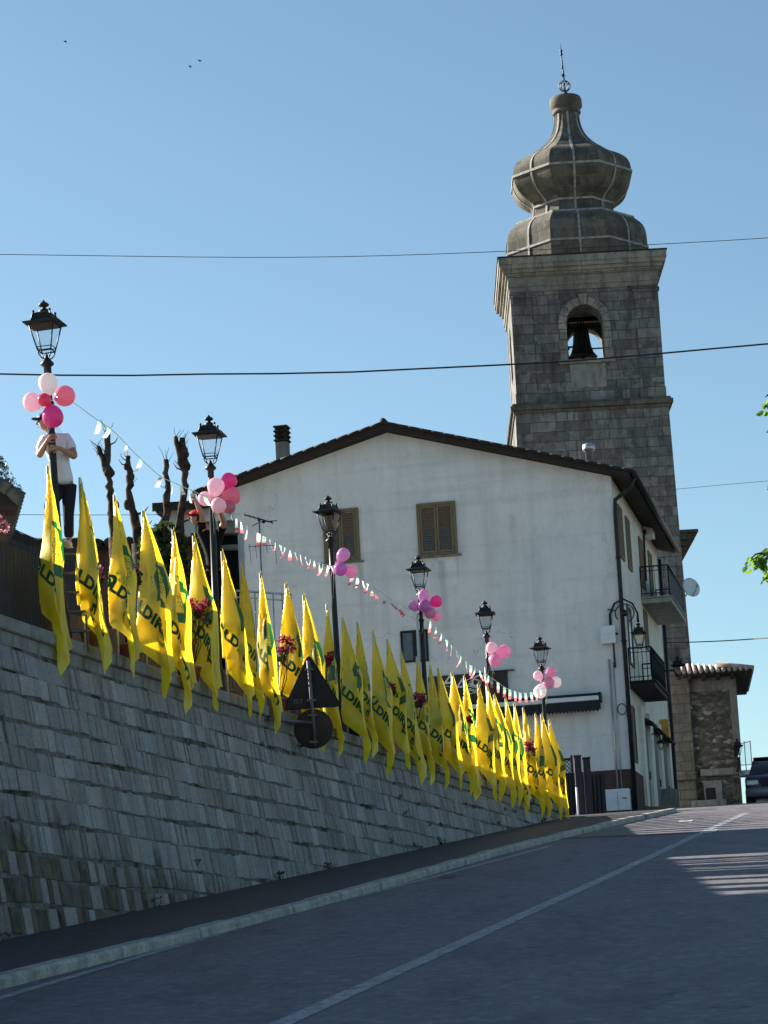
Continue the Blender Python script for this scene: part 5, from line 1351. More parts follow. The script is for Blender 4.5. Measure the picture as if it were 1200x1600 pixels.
# grey railing section seen behind the eighth flag
a = onwall(388, 962, 1.8); b = onwall(404, 960, 1.8)
t = thing('railing', 'short grey metal railing seen between the eighth and ninth flags', 'railing', (a.x-.2, a.y, CAPZ-.12), -WA+.9); ztop = onwall(395, 926, 1.8).z - (CAPZ-.12)
mb = MB(); mb.tube([Vector((0,0,ztop)), Vector((1.2,0,ztop))], .02, 6); mb.tube([Vector((0,0,ztop-.12)), Vector((1.2,0,ztop-.12))], .012, 6)
for k in range(7): mb.tube([Vector((k*.2,0,0)), Vector((k*.2,0,ztop))], .012, 5)
mb.obj('bars', M['steel'], t)

# ================================================================== ROAD SIGN (seen from the back)
pS = onwall(485, 1130, -.45); DS = pS.y
Sg = Fr(pS, radians(4)); t = thing('road_sign', 'dark back of a triangular road sign above a round sign on the wall', 'road sign', pS, -radians(4))
def gf(x, y): a, b = Sg.pf(x, y); return Vector((a, 0, b))
A_, B_, C_ = gf(482, 1022), gf(443, 1109), gf(533, 1103)
def rounded_tri(pts, r=.06):
    out = []
    for i in range(3):
        p, a, b = pts[i], pts[i-1], pts[(i+1)%3]; d1 = (a-p).normalized(); d2 = (b-p).normalized()
        q0 = p + d1*r*1.6; q1 = p + d2*r*1.6
        for k in range(5): f = k/4; out.append((q0*(1-f)**2 + p*2*f*(1-f) + q1*f*f))
    return out
tri = rounded_tri([Vector((v.x, 0, v.z)) for v in (A_, B_, C_)])
mb = MB(); mb.prism([(v.x, v.z) for v in tri][::-1], 0, .02)
tin = [v*1 for v in tri]; cen = (A_+B_+C_)/3
for i in range(len(tri)):
    a, b = tri[i], tri[(i+1)%len(tri)]; mb.tube([a+Vector((0,.003,0)), b+Vector((0,.003,0))], .012, 5)
tp = mb.obj('triangle_plate', M['signback'], t)
me = textmesh('SET', .105, .001); me.materials.append(M['darksteel']); o = bpy.data.objects.new('letters', me); C.objects.link(o); o.parent = tp; q = gf(458, 1100); o.location = (q.x, -.003, q.z); o.rotation_euler = (pi/2, 0, 0)
mb = MB(); dcn = gf(490, 1139); dr = 31/F*DS
mb.lathe([(.02, 0), (dr-.02, 0), (dr, -.012), (dr, .025), (dr-.012, .03), (.02, .03)], 36, M=Matrix.Translation(dcn) @ Matrix.Rotation(pi/2, 4, 'X')); mb.obj('round_plate', M['signdisc'], t)
mb = MB(); a = gf(482, 1033); b = gf(493, 1166); mb.tube([a+Vector((0,-.045,0)), b+Vector((0,-.045,0))], .032, 10); mb.obj('post', M['darksteel'], t)
mb = MB()
for x, y in ((483, 1047), (487, 1095), (489, 1118), (491, 1160)):
    q = gf(x, y); mb.box((q.x-.07, -.085, q.z-.018), (q.x+.07, -.0, q.z+.018))
q0 = gf(488, 1130); wl = wp((Vector((pS.x, pS.y, 0))-W0).dot(WD)-1.2, .12, 0); wl = Vector((0,0,0)) + ((wl-pS)); wl = Vector((wl.dot(Sg.ex), wl.dot(Sg.ey), q0.z-.02))
mb.tube([q0+Vector((0,-.05,0)), wl], .026, 8)
wl2 = wp((Vector((pS.x, pS.y, 0))-W0).dot(WD)+.6, .1, 0)-pS; q1 = gf(492, 1158); mb.tube([q1+Vector((0,-.03,0)), Vector((wl2.dot(Sg.ex), wl2.dot(Sg.ey), q1.z))], .024, 8)
mb.obj('bracket', M['darksteel'], t)

# ================================================================== TREES (pollarded limbs)
def limb(mb, px, D, r0_, r1_, dd=0, knobs=True, rnd=R):
    P = [at(x, y, D + dd*i/len(px)) for i, (x, y) in enumerate(px)]
    Q = []; n = len(P)
    for a, b in zip(P, P[1:]):
        for k in range(4): Q.append(a.lerp(b, k/4) + Vector((rnd.uniform(-.02,.02), rnd.uniform(-.02,.02), 0)))
    Q.append(P[-1]); m_ = len(Q); rs = [(r0_+(r1_-r0_)*i/(m_-1))*rnd.uniform(.8, 1.25) for i in range(m_)]
    mb.tube(Q, rs, 8)
    if knobs:
        for i in range(2, m_-1):
            if rnd.random() < .22: mb.sphere(Q[i]+Vector((rnd.choice((-1,1))*rs[i]*.7, 0, 0)), rs[i]*rnd.uniform(.5,.95), 7, sc_=(1,1,1.5))
        for i in range(1, m_-1):
            if rnd.random() > .1: continue
            q = Q[i]; s_ = rnd.choice((-1,1)); mb.tube([q, q+Vector((s_*rs[i]*2.2, 0, .05)), q+Vector((s_*rs[i]*3.2, 0, .14))], [rs[i]*.3, rs[i]*.2, .004], 5)
DT = 40.0
def ptree(label, limbs, basepx, D, r0_=.12):
    b = at(basepx[0], basepx[1], D); b.z = CAPZ-.12
    t = thing('pollarded_tree', label, 'tree', b, 0, 'pollarded trees behind the flags')
    mb = MB(); hub = at(limbs[0][0][0], limbs[0][0][1], D)
    mb.tube([b, b.lerp(hub, .5)+Vector((.05,0,0)), hub], [r0_*1.5, r0_*1.2, r0_], 9); mb.v = [tuple(Vector(v)-b) for v in mb.v]; mb.obj('trunk', M['bark'], t)
    mb = MB(); rr = random.Random(len(label))
    for l_ in limbs: limb(mb, l_, D, l_[0][2] if len(l_[0]) > 2 else .085, .035, 0, True, rr) if False else limb(mb, [(q[0], q[1]) for q in l_], D, .075, .04, 0, True, rr)
    for l_ in limbs:
        for (x, y) in [(q[0], q[1]) for q in l_][-2:]:
            for k in range(4):
                p0 = at(x+rr.uniform(-3,3), y+rr.uniform(0,14), D); d_ = Vector((rr.uniform(-.14,.14), 0, rr.uniform(.08,.26))); mb.tube([p0, p0+d_*.5+Vector((rr.uniform(-.02,.02),0,0)), p0+d_], [.007,.005,.003], 4)
    mb.v = [tuple(Vector(v)-b) for v in mb.v]; mb.obj('limbs', M['bark'], t); return t, b
t, b = ptree('bare pollarded tree with one limb forked near the top, right of the man in white', [[(180,840),(174,790),(171,760),(170,735),(168,705),(167,672)], [(171,742),(163,722),(153,698)]], (182, 900), DT)
mb = MB()
for (p0, p1) in (((153,698),(141,688)), ((163,722),(146,700)), ((155,705),(149,700))): mb.tube([at(*p0, DT)-b, at(*p1, DT)-b], [.012, .004], 4)
mb.obj('twigs', M['bark'], t)
ptree('single thin bare pollarded limb between the third and fourth flag tips', [[(216,850),(209,805),(202,772),(203,745),(200,712)]], (220, 900), DT+1)
t, b = ptree('largest pollarded tree with three knobbly limbs left of the second lamp', [[(262,880),(257,830),(262,790),(261,760),(259,718)], [(270,890),(280,830),(287,780),(289,740),(283,725),(274,682)], [(289,735),(287,710),(285,684)], [(258,850),(248,835),(262,800)]], (268, 930), DT-1, .16)
mb = MB(); rr = random.Random(6); q = at(255, 862, DT-1)-b
leafcloud(mb, q, (.42, .3, .5), 700, .11, rr, flat=.7); leafcloud(mb, q+Vector((.1,0,-.7)), (.5, .3, .6), 700, .11, rr, flat=.7); leafcloud(mb, at(315, 865, DT-1)-b, (.12, .2, .35), 80, .1, rr, flat=.7)
mb.obj('ivy', M['leaf_dark'], t)

# ================================================================== LEFT BACKGROUND: brown tiled house, white outbuilding
def ground_thing(name, label, cat, px, D, b, zb=CAPZ-.12):
    q = at(px, 1000, D); fr = Fr(Vector((q.x, q.y, zb)), b); return fr, thing(name, label, cat, fr.o, -b)
fr, t = ground_thing('tiled_house', 'low brown house with a dark tiled roof behind the first flags', 'house', 22, 49, radians(2))
xr_, zt_ = fr.pf(300, 848); mb = MB(); mb.box((-.2, 0, -1), (xr_, 3, zt_)); mb.obj('wall', M['plinth'], t)
mb = MB(); mb.add([Vector(v) for v in ((-.6,-.5,zt_-.05),(xr_+.4,-.5,zt_-.05),(xr_+.4,3.5,zt_-.05),(-.6,3.5,zt_-.05),(-.6,1.5,zt_+.2),(xr_+.4,1.5,zt_+.2))], [(3,2,1,0),(0,1,5,4),(2,3,4,5),(1,2,5),(3,0,4)], 0); rf_o = mb.obj('roof', M['roofdark'], t)
mb = MB(); x = -.5
while x < xr_+.3: mb.tube([Vector((x,-.58,zt_+.0)), Vector((x,1.5,zt_+.22))], [.09,.08], 7); x += .21
mb.obj('roof_tiles', M['roofdark'], rf_o)
# outbuilding between tree and white house
fr, t = ground_thing('outbuilding', 'small white outbuilding with dark eaves and an open dark porch left of the white house', 'house', 285, 50, radians(3))
x1_, zt_ = fr.pf(370, 790); xo, zo = fr.pf(304, 816); xp2, zl_ = fr.pf(345, 852); xo2 = fr.pf(363, 850)[0]
mb = MB(); x1_ = xo2+.05; mb.box((-.25, 0, -1), (xo, 2, zt_)); mb.box((xo, 0, zo), (x1_, .3, zt_)); mb.box((xo, 1.7, -1), (x1_, 2, zt_)); mb.obj('wall', M['plaster'], t)
mb = MB(); mb.box((xo, .5, -1), (xo2+.05, .6, zo)); mb.obj('porch_shade_sheet', M['cloth_and_shade_black'], t)  # black sheet stands in for the shade inside the open porch
mb = MB(); mb.box((xp2-.15, .2, zl_-.06), (xo2+.08, .35, zl_+.04)); mb.box((xo-.1, .1, zo-.25), (xo2+.1, .36, zo+.001)); mb.obj('lintel', M['pale_concrete'], t)
mb = MB(); mb.add([Vector(v) for v in ((-.45,-.5,zt_-.02),(x1_-.35,-.5,zt_-.02),(x1_-.35,2.1,zt_-.02),(-.45,2.1,zt_-.02),(-.45,.9,zt_+.3),(x1_-.35,.9,zt_+.3))], [(3,2,1,0),(0,1,5,4),(2,3,4,5),(1,2,5),(3,0,4)], 0); mb.box((-.45,-.54,zt_-.12), (x1_-.35,-.502,zt_+.05)); mb.obj('roof', M['roofdark'], t)
# roof corner with a mossy tile edge and pink blossom at the left frame edge
fr, t = ground_thing('tiled_canopy', 'corner of a tiled canopy roof on a post at the left edge of the photo', 'canopy', -30, 34, radians(-12))
e = fr.pf(26, 800); e2 = fr.pf(-20, 745); 
mb = MB(); mb.prism([(e[0], e[1]), (e[0]-.04, e[1]+.07), (e2[0]-1.2, e2[1]+.75), (e2[0]-1.2, e2[1]+.3), (e2[0], e[1]-.0)], -.4, 2.6); rf_o = mb.obj('roof', M['soffit'], t)
mb = MB(); n_ = 9
for j in range(12):
    y = -.42 + j*.25
    for k in range(n_):
        a = Vector((e[0]+.05 + (e2[0]-1.2-e[0])*k/n_, y, e[1]+.10 + (e2[1]+.75-e[1]-.07)*k/n_)); b_ = Vector((e[0]+.05 + (e2[0]-1.2-e[0])*(k+1)/n_, y, e[1]+.10 + (e2[1]+.75-e[1]-.07)*(k+1)/n_)); mb.tube([a, b_], [.11, .085], 7)
rr = random.Random(2)
mb.obj('roof_tiles', M['mosstile'], rf_o); mb = MB()
for k in range(18): f = rr.random(); leafcloud(mb, (e[0]+(e2[0]-e[0])*f, -.42, e[1]+.15+(e2[1]+.2-e[1])*f), (.1, .1, .08), 40, .045, rr)
o = mb.obj('moss', M['leaf_silver'], rf_o)
mb = MB(); px_ = fr.pf(-6, 900)[0]; mb.box((px_-.15, 0, -.5), (px_+.15, .3, e[1]+.1)); mb.obj('post', M['fence_brown'], t)
# pitched wall top falling to the right
fr2, t = ground_thing('sloping_wall', 'dark sloping wall top falling to the right behind the board fence', 'wall', -60, 38, radians(0))
pts = [fr2.pf(*q) for q in ((-60, 815), (0, 832), (20, 842), (45, 853), (75, 856), (140, 852))]
mb = MB(); mb.prism([(pts[0][0], -.5)] + [p for p in pts] + [(pts[-1][0], -.5)], 0, .35)
mb.v = [tuple(v) for v in mb.v]; mb.f = [f[::-1] for f in mb.f]; mb.obj('wall', M['fence_dark'], t)
mb = MB()
for a, b_ in zip(pts, pts[1:]): mb.tube([Vector((a[0], .17, a[1])), Vector((b_[0], .17, b_[1]))], .17, 8)
mb.obj('ridge_tiles', M['roofdark'], t)
q = at(6, 812, 33); t = thing('blossom_shrub', 'shrub with pale pink blossom under the tiled canopy at the left edge', 'shrub', (q.x-.3, q.y, CAPZ-.12), 0)
mb = MB(); mb.tube([Vector((0,0,0)), Vector((-.05,0,1.2)), Vector((.1,0,q.z-CAPZ))], [.04,.03,.015], 6); mb.obj('stem', M['bark'], t)
mb = MB(); 
for k in range(5): leafcloud(mb, (.22+rr.uniform(-.15,.1), 0, q.z-CAPZ+.12+rr.uniform(-.1,.1)), (.12,.12,.1), 30, .06, rr, flat=.8)
mb.obj('blossom', M['petal_pink'], t)
mb = MB(); leafcloud(mb, (-.1, .1, q.z-CAPZ-.2), (.3,.3,.4), 160, .09, rr, flat=.7); mb.obj('foliage', M['leaf_dark'], t)
# TV antenna
q = at(405, 812, 50); t = thing('tv_antenna', 'thin metal television antenna standing in front of the white house left end', 'antenna', (q.x, q.y, CAPZ-.12), 0)
hz = q.z - CAPZ + .12; mb = MB(); mb.tube([Vector((.02,0,0)), Vector((0,0,hz))], .018, 6); mb.obj('mast', M['steel'], t)
mb = MB(); mb.tube([Vector((-.3,0,hz+.12)), Vector((.28,0,hz-.08))], .014, 5); mb.tube([Vector((-.15,0,hz-.13)), Vector((.0,0,hz-.05)), Vector((.36,.1,hz-.02))], .01, 5)
for k in range(7): x = -.28+k*.09; mb.tube([Vector((x,-.22,hz+.11-k*.03)), Vector((x,.22,hz+.11-k*.03))], .006, 4)
mb.sphere((0,0,hz), .035, 8); mb.sphere((.09,0,hz-.05), .035, 8)
for x, a, b_ in ((-.22,-.5,-.9), (.3,-.45,-.95), (-.1,-.52,-.8), (.12,-.5,-.7)): mb.tube([Vector((x,0,hz+a)), Vector((x+.02,0,hz+b_))], .006, 4)
mb.tube([Vector((-.24,0,hz-.55)), Vector((.32,0,hz-.55))], .008, 4); mb.tube([Vector((0,0,hz)), Vector((0,0,hz-.56))], .012, 4)
mb.obj('elements', M['iron'], t)

# ================================================================== THINGS by the house corner at the right
q = ghit(878, 1268); 
def gthing(name, label, cat, px, py, D=None, rz=0):
    p = ghit(px, py) if D is None else at(px, py, D); return p, thing(name, label, cat, (p.x, p.y, gz(p.x, p.y)), rz)
D_ = 66
for (px, ptop, lab) in ((907, 1186, 'dark upright post left of its shorter twin at the foot of the white house'), (921, 1189, 'dark upright post nearer the meter cabinet at the foot of the white house')):
    p = at(px, 1262, D_); t = at(px, ptop, D_); h = t.z - p.z + .3
    o = MB(); o.bbox((-.09, -.09, -.3), (.09, .09, h), .015); o.bbox((-.11, -.11, h+.001), (.11, .11, h+.05), .015); o.box((-.13,-.13,-.3), (.13,.13,.1))
    ob = o.obj('wooden_post', M['fence_dark']); ob.location = (p.x, p.y, p.z-.25); tag(ob, lab, 'post', 'dark posts by the white house')
p = at(903, 1266, 65.5); t = at(902, 1230, 65.5); mb = MB(); mb.tube([Vector((0,0,-.3)), Vector((0,0,t.z-p.z))], .028, 8); ob = mb.obj('marker_pole', M['white_metal']); ob.location = p; tag(ob, 'thin white marker stick standing just right of the last yellow flag', 'pole')
p = at(873, 1212, D_+1); a = at(893, 1186, D_+1); t = thing('trellis', 'small dark lattice trellis panel just right of the last flag', 'trellis', (p.x, p.y, p.z-1.4), 0)
wq = a.x-p.x; hq = a.z-p.z; mb = MB()
def seg(mb, x0, z0, x1, z1, r=.012): mb.tube([Vector((x0,0,z0)), Vector((x1,0,z1))], r, 5)
n_ = 4
for k in range(-n_, n_+1):
    for sgn in (1, -1):
        # diagonal lines clipped to the panel
        pts_ = []
        for i in range(41):
            x = wq*i/40; z = (k/n_)*hq + sgn*(x if sgn > 0 else x - wq)*1.0 + (0 if sgn > 0 else 0)
            if 0 <= z <= hq: pts_.append((x, z))
        if len(pts_) > 3: seg(mb, pts_[0][0], 1.4+pts_[0][1], pts_[-1][0], 1.4+pts_[-1][1])
mb.obj('lattice', M['fence_dark'], t); mb = MB(); mb.box((wq-.03, -.03, 0), (wq+.03, .03, 1.4+hq+.1)); mb.box((-.03,-.03,0), (.03,.03,1.4+hq)); mb.box((.03, -.025, 1.4+hq-.03), (wq-.03, .025, 1.4+hq+.03)); mb.box((.03, -.025, 1.37), (wq-.03, .025, 1.43)); mb.obj('frame', M['fence_dark'], t)
mb = MB(); p0 = at(872, 1214, D_+.8); p1 = at(946, 1209, D_+.8); pb = at(872, 1268, D_+.8)
mb.box((0, 0, -.4), (p1.x-p0.x, .08, p0.z-pb.z+.02)); 
for k in range(12): mb.box(((p1.x-p0.x)*k/12, -.012, -.39), ((p1.x-p0.x)*k/12+.13, -.001, p0.z-pb.z))
ob = mb.obj('low_board_fence', M['fence_dark']); ob.location = pb; tag(ob, 'low dark board fence along the foot of the white house behind the posts', 'fence')

# ================================================================== CABLES AND BIRDS
def cable(label, pts, D0, D1, r, wob=0):
    P = []
    n = len(pts)
    for i, (x, y) in enumerate(pts): P.append(at(x, y, D0+(D1-D0)*i/(n-1)))
    Q = smooth(resample(P, 1.0), 8); o0 = Q[0]; mb = MB()
    if wob: Q = [q + Vector((0, 0, wob*sin(i*1.9)*R.uniform(.4, 1))) for i, q in enumerate(Q)]
    mb.tube([q-o0 for q in Q], r, 5); o = mb.obj('overhead_cable', M['cable']); o.location = o0; tag(o, label, 'cable'); return o
cable('thick dark cable crossing the whole sky below the bell opening', [(-120,584),(0,585),(300,589),(550,584),(800,573),(1000,558),(1100,549),(1200,538),(1320,525)], 40, 40, .015, .012)
cable('thin cable crossing the sky at the height of the tower cornice', [(-120,396),(0,397),(300,402),(520,405),(700,397),(900,387),(1040,383),(1200,373),(1320,364)], 60, 60, .009)
cable('short cable running right from behind the tower below the satellite dish', [(1040,1004),(1110,1003),(1200,997),(1320,988)], 75, 60, .016)
cable('faint thin cable in the sky right of the tower above its side cornice', [(1040,766),(1120,758),(1200,751),(1320,742)], 99, 99, .009)
cable('faint thin cable low in the sky behind the pollarded trees', [(-60,803),(60,806),(160,806),(290,804)], 75, 75, .009)
birds = [(102,65,'lone dark bird high in the sky at the upper left'),(297,104,'pale bird in the sky, lower of the pair'),(312,95,'small bird in the sky, upper right one of the pair')]
for x, y, lab in birds:
    p = at(x, y, 70); mb = MB(); mb.sphere((0,0,0), .05, 8, sc_=(1.8,.8,.7))
    for s_ in (-1, 1): mb.add([Vector((-.03,0,.01)), Vector((.05,0,.01)), Vector((.02+.02,0,.0)), Vector((0,s_*.08,.05)), Vector((-.03,s_*.17,.03))], [(0,1,3),(1,4,3),(0,3,4)] if s_ > 0 else [(0,3,1),(1,3,4),(0,4,3)])
    mb.add([Vector((-.06,0,0)), Vector((-.14,.03,.0)), Vector((-.14,-.03,.0))], [(0,1,2)])
    o = mb.obj('bird', M['cable']); o.location = p; o.scale = (.6,)*3; o.rotation_euler = (.2, .3, R.uniform(0, 3)); tag(o, lab, 'bird', 'birds in the sky')

# ================================================================== UNSEEN HOUSE added out of frame to throw shadow over the middle flags
ax_c = Vector((cos(SUN_AZ), -sin(SUN_AZ), 0))     # across the sun direction
ax_s = Vector((sin(SUN_AZ), cos(SUN_AZ), 0))      # towards the sun
o0 = ax_c*34.6 + ax_s*42; t = thing('unseen_blocker_house', 'plain ochre house added unseen beyond the left edge to shade the middle flags', 'house', (o0.x, o0.y, CAPZ-.12), -SUN_AZ)
mb = MB(); Wn = 9.0; mb.box((0, 0, 0), (Wn, 9, 10.6)); mb.obj('wall', M['ochre'], t)
mb = MB(); mb.add([Vector(v) for v in ((-.1,-.5,10.55),(Wn+.1,-.5,10.55),(Wn+.1,9.5,10.55),(-.1,9.5,10.55),(-.1,4.5,12.4),(Wn+.1,4.5,12.4))], [(3,2,1,0),(0,1,5,4),(2,3,4,5),(1,2,5),(3,0,4)], 0); mb.obj('roof', M['tile'], t)
for zz in (1.2, 4.6, 8.0):
    for xx in (1.4, 4.2, 7.0):
        mb = MB(); mb.bbox((xx, -.06, zz), (xx+1, .01, zz+1.5), .01); mb.bbox((xx-.1, -.14, zz-.1), (xx+1.1, 0, zz-.003), .01); w_ = mb.obj('window', M['shutter'], t)

# ================================================================== PEOPLE
def skin_mesh(name, verts, edges, radii, root=0, sub=2):
    me = bpy.data.meshes.new(name); me.from_pydata([tuple(v) for v in verts], edges, [])
    o = bpy.data.objects.new(name, me); C.objects.link(o)
    m = o.modifiers.new('s', 'SKIN'); m.use_smooth_shade = True
    for i, r in enumerate(radii):
        sv = me.skin_vertices[0].data[i]; sv.radius = (r, r) if not isinstance(r, tuple) else r
    me.skin_vertices[0].data[root].use_root = True
    if sub: q = o.modifiers.new('u', 'SUBSURF'); q.levels = sub; q.render_levels = sub
    dg = bpy.context.evaluated_depsgraph_get(); me2 = bpy.data.meshes.new_from_object(o.evaluated_get(dg))
    bpy.data.objects.remove(o); bpy.data.meshes.remove(me); me2.name = name
    for p in me2.polygons: p.use_smooth = True
    return me2
def mesh_obj(name, me, mat, parent):
    me.materials.clear(); me.materials.append(mat); o = bpy.data.objects.new(name, me); C.objects.link(o); o.parent = parent; return o
def chain(V, E, Rr, start, pts):
    prev = start
    for p, r in pts:
        V.append(Vector(p)); Rr.append(r); E.append((prev, len(V)-1)); prev = len(V)-1
    return prev
def hand(V, E, Rr, wrist, wpos, fdir, side, curl):
    """palm and five bent fingers"""
    fdir = Vector(fdir).normalized(); side = Vector(side).normalized(); curl = Vector(curl).normalized(); w_ = Vector(wpos)
    palm = chain(V, E, Rr, wrist, [(w_ + fdir*.045, .03)])
    for k, (L_, o_) in enumerate(((.070, -.033), (.082, -.011), (.078, .011), (.060, .031))):
        b = w_ + fdir*.085 + side*o_
        chain(V, E, Rr, palm, [(b, .0095), (b + fdir*L_*.35 + curl*L_*.25, .009), (b + fdir*L_*.4 + curl*L_*.7, .0075)])
    b = w_ + fdir*.03 - side*.04; chain(V, E, Rr, palm, [(b, .011), (b + fdir*.03 - side*.015 + curl*.02, .010), (b + fdir*.045 + curl*.05, .008)])
def make_person(t, J, shirt, pants, cap, hairm, face_dir):
    V = [J['pelvis']]; Rr = [(.115, .085)]; E_ = []
    ch = chain(V, E_, Rr, 0, [(J['pelvis'].lerp(J['chest'], .5), (.10, .07)), (J['chest'], (.13, .085))])
    nk = chain(V, E_, Rr, ch, [(J['neck'], .058), (J['neck'].lerp(J['head'], .5), .055)])
    hd = chain(V, E_, Rr, nk, [(J['head'] - Vector((0,0,.045)), .078), (J['head'] + Vector((0,0,.02)), .092), (J['head'] + Vector((0,0,.075)), .075)])
    for s in 'LR':
        sh, el, wr = J['sh'+s], J['el'+s], J['wr'+s]
        a = chain(V, E_, Rr, ch, [(sh, .066), (sh.lerp(el, .5), .056), (el, .048), (el.lerp(wr, .35), .048), (el.lerp(wr, .9), .032)])
        fd = J['hd'+s]; hand(V, E_, Rr, a, wr, fd, J['sd'+s], J['cu'+s])
        hp, kn, an = J['hp'+s], J['kn'+s], J['an'+s]
        b = chain(V, E_, Rr, 0, [(hp, .095), (hp.lerp(kn, .5), .08), (kn, .058), (kn.lerp(an, .35), .058), (an, .036)])
        f = Vector((J['toe'].x, J['toe'].y, 0)).normalized(); chain(V, E_, Rr, b, [(an + Vector((0,0,-.05)) + f*.06, .04), (an + Vector((0,0,-.06)) + f*.15, .03)])
    body = mesh_obj('body', skin_mesh('body', V, E_, Rr), M['skin'], t)
    # face: nose, brow, ears, mouth, eyes
    f = Vector(face_dir).normalized(); sd_ = f.cross(Vector((0,0,1))).normalized(); h = J['head']; mb = MB()
    mb.tube([h+f*.088+Vector((0,0,.015)), h+f*.112+Vector((0,0,-.02)), h+f*.09+Vector((0,0,-.03))], [.008,.014,.01], 8)
    for s in (-1, 1): mb.sphere(h+sd_*.09*s+Vector((0,0,-.01))-f*.01, .028, 10, sc_=(.5,.7,1))
    mb.obj('nose_and_ears', M['skin'], body)
    mb = MB()
    for s in (-1, 1): mb.sphere(h+f*.083+sd_*.032*s+Vector((0,0,.018)), .011, 8)
    mb.tube([h+f*.088+sd_*.025+Vector((0,0,-.06)), h+f*.094+Vector((0,0,-.062)), h+f*.088-sd_*.025+Vector((0,0,-.06))], .005, 5)
    mb.obj('eyes_and_mouth', M['hair'], body)
    # hair cap
    mb = MB(); rot = f.to_track_quat('Y', 'Z').to_matrix()
    mb.sphere(h+Vector((0,0,.03))-f*.012, .103, 16, sc_=(.95,1.0,.92)); mb.v = [v for v in mb.v]
    keep = MB(); vs = [Vector(v) for v in mb.v]
    for fc in mb.f:
        c = sum((vs[i] for i in fc), Vector())/len(fc) - h
        if c.z > .035 or (c.dot(f) < -.02 and c.z > -.07): keep.face([vs[i] for i in fc], 0, True)
    keep.obj('hair', hairm, t)
    if cap:
        mb = MB(); vs2 = MB(); vs2.sphere(h+Vector((0,0,.045)), .112, 18, sc_=(1,1,.85)); vv = [Vector(v) for v in vs2.v]
        for fc in vs2.f:
            c = sum((vv[i] for i in fc), Vector())/len(fc) - h
            if c.z > .045: mb.face([vv[i] for i in fc], 0, True)
        br = [h+Vector((0,0,.05)) + f*(.10+.075*cos(a)) + sd_*.075*sin(a) for a in [-pi/2+pi*k/8 for k in range(9)]]
        br = [h+Vector((0,0,.052))+f*.06-sd_*.085] + br + [h+Vector((0,0,.052))+f*.06+sd_*.085]
        mb.face(br, 0); mb.face([b_-Vector((0,0,.008)) for b_ in br][::-1], 0); mb.obj('cap', cap, t)
    # shirt
    V = [J['pelvis']+Vector((0,0,-.09))]; Rr = [(.175, .14)]; E_ = []
    c0 = chain(V, E_, Rr, 0, [(J['pelvis'].lerp(J['chest'], .15), (.175, .135)), (J['pelvis'].lerp(J['chest'], .55), (.165, .125)), (J['chest'], (.19, .13))])
    chain(V, E_, Rr, c0, [(J['neck'].lerp(J['chest'], .25), (.085, .08))])
    for s in 'LR': sh, el = J['sh'+s], J['el'+s]; chain(V, E_, Rr, c0, [(sh, .078), (sh.lerp(el, .35), .072), (sh.lerp(el, .68), .078)])
    mesh_obj('shirt', skin_mesh('shirt', V, E_, Rr), shirt, t)
    V = [J['pelvis']+Vector((0,0,.06))]; Rr = [(.165, .125)]; E_ = []
    for s in 'LR': hp, kn, an = J['hp'+s], J['kn'+s], J['an'+s]; chain(V, E_, Rr, 0, [(hp, .112), (hp.lerp(kn, .5), .096), (kn, .078), (kn.lerp(an, .5), .072), (kn.lerp(an, .94), .068)])
    mesh_obj('trousers', skin_mesh('trousers', V, E_, Rr), pants, t)
    for s in 'LR':
        an = J['an'+s]; f2 = Vector((J['toe'].x, J['toe'].y, 0)).normalized(); mb = MB(); q = f2.to_track_quat('Y', 'Z').to_matrix()
        mb.sphere(an+f2*.06+Vector((0,0,-.055)), .1, 12, sc_=(.48, 1.35, .42), M=q); mb.box((-.04, -.04, -.1), (.04, .12, -.085), 0, Matrix.Translation(an) @ q.to_4x4()); mb.obj('shoe', M['shoe'], t)
def stepladder(label, foot, rz, h, run=.8):
    t = thing('stepladder', label, 'ladder', foot, rz); mb = MB()
    for s in (-1, 1): mb.tube([Vector((s*.2, -run/2, 0)), Vector((s*.15, 0, h))], .016, 6)
    n = int(h/.28)
    for k in range(1, n+1):
        f = k/(n+.4); y = -run/2*(1-f); w_ = .2-.05*f; mb.box((-w_, y-.04, h*f-.012), (w_, y+.04, h*f+.012))
    mb.obj('climbing_side', M['darksteel'], t); mb = MB()
    for s in (-1, 1): mb.tube([Vector((s*.2, run/2, 0)), Vector((s*.15, .02, h))], .013, 6)
    mb.tube([Vector((-.22, run*.35, h*.3)), Vector((.22, run*.35, h*.3))], .012, 6); mb.obj('rear_side', M['darksteel'], t); return t
# man in white shirt at the nearest lamp
Dp = lamp_top[0].y + .30; foot = at(108, 851, Dp)
def pp(px, py, dy=0): return at(px, py, Dp+dy) - foot
t = thing('person', 'man in a white T-shirt and dark trousers high up, gripping the nearest lamp post', 'person', foot, 0)
J = dict(pelvis=pp(101, 752), chest=pp(88, 700), neck=pp(79, 675), head=pp(70, 661, -.04), shL=pp(67, 687), elL=pp(61, 713, -.16), wrL=pp(73, 690, -.33), shR=pp(106, 685), elR=pp(117, 714, -.10), wrR=pp(93, 700, -.36),
         hpL=pp(94, 762), knL=pp(76, 792, -.18), anL=pp(88, 838, .05), hpR=pp(108, 762), knR=pp(107, 803, -.04), anR=pp(108, 844), toe=Vector((-.2, -1, 0)),
         hdL=Vector((.6, -.25, .5)), sdL=Vector((-.5,0,.7)), cuL=Vector((.7, .6, 0)), hdR=Vector((-1, -.15, .1)), sdR=Vector((0, 0, 1)), cuR=Vector((-.3, .9, -.1)))
make_person(t, J, M['tshirt'], M['trousers'], M['hair'], M['hair'], (-.95, -.3, .05))
stepladder('aluminium stepladder under the man in the white T-shirt, mostly hidden by the first flags', (foot.x-.02, foot.y+.15, CAPZ-.12), .15, foot.z-CAPZ+.12, 1.1)
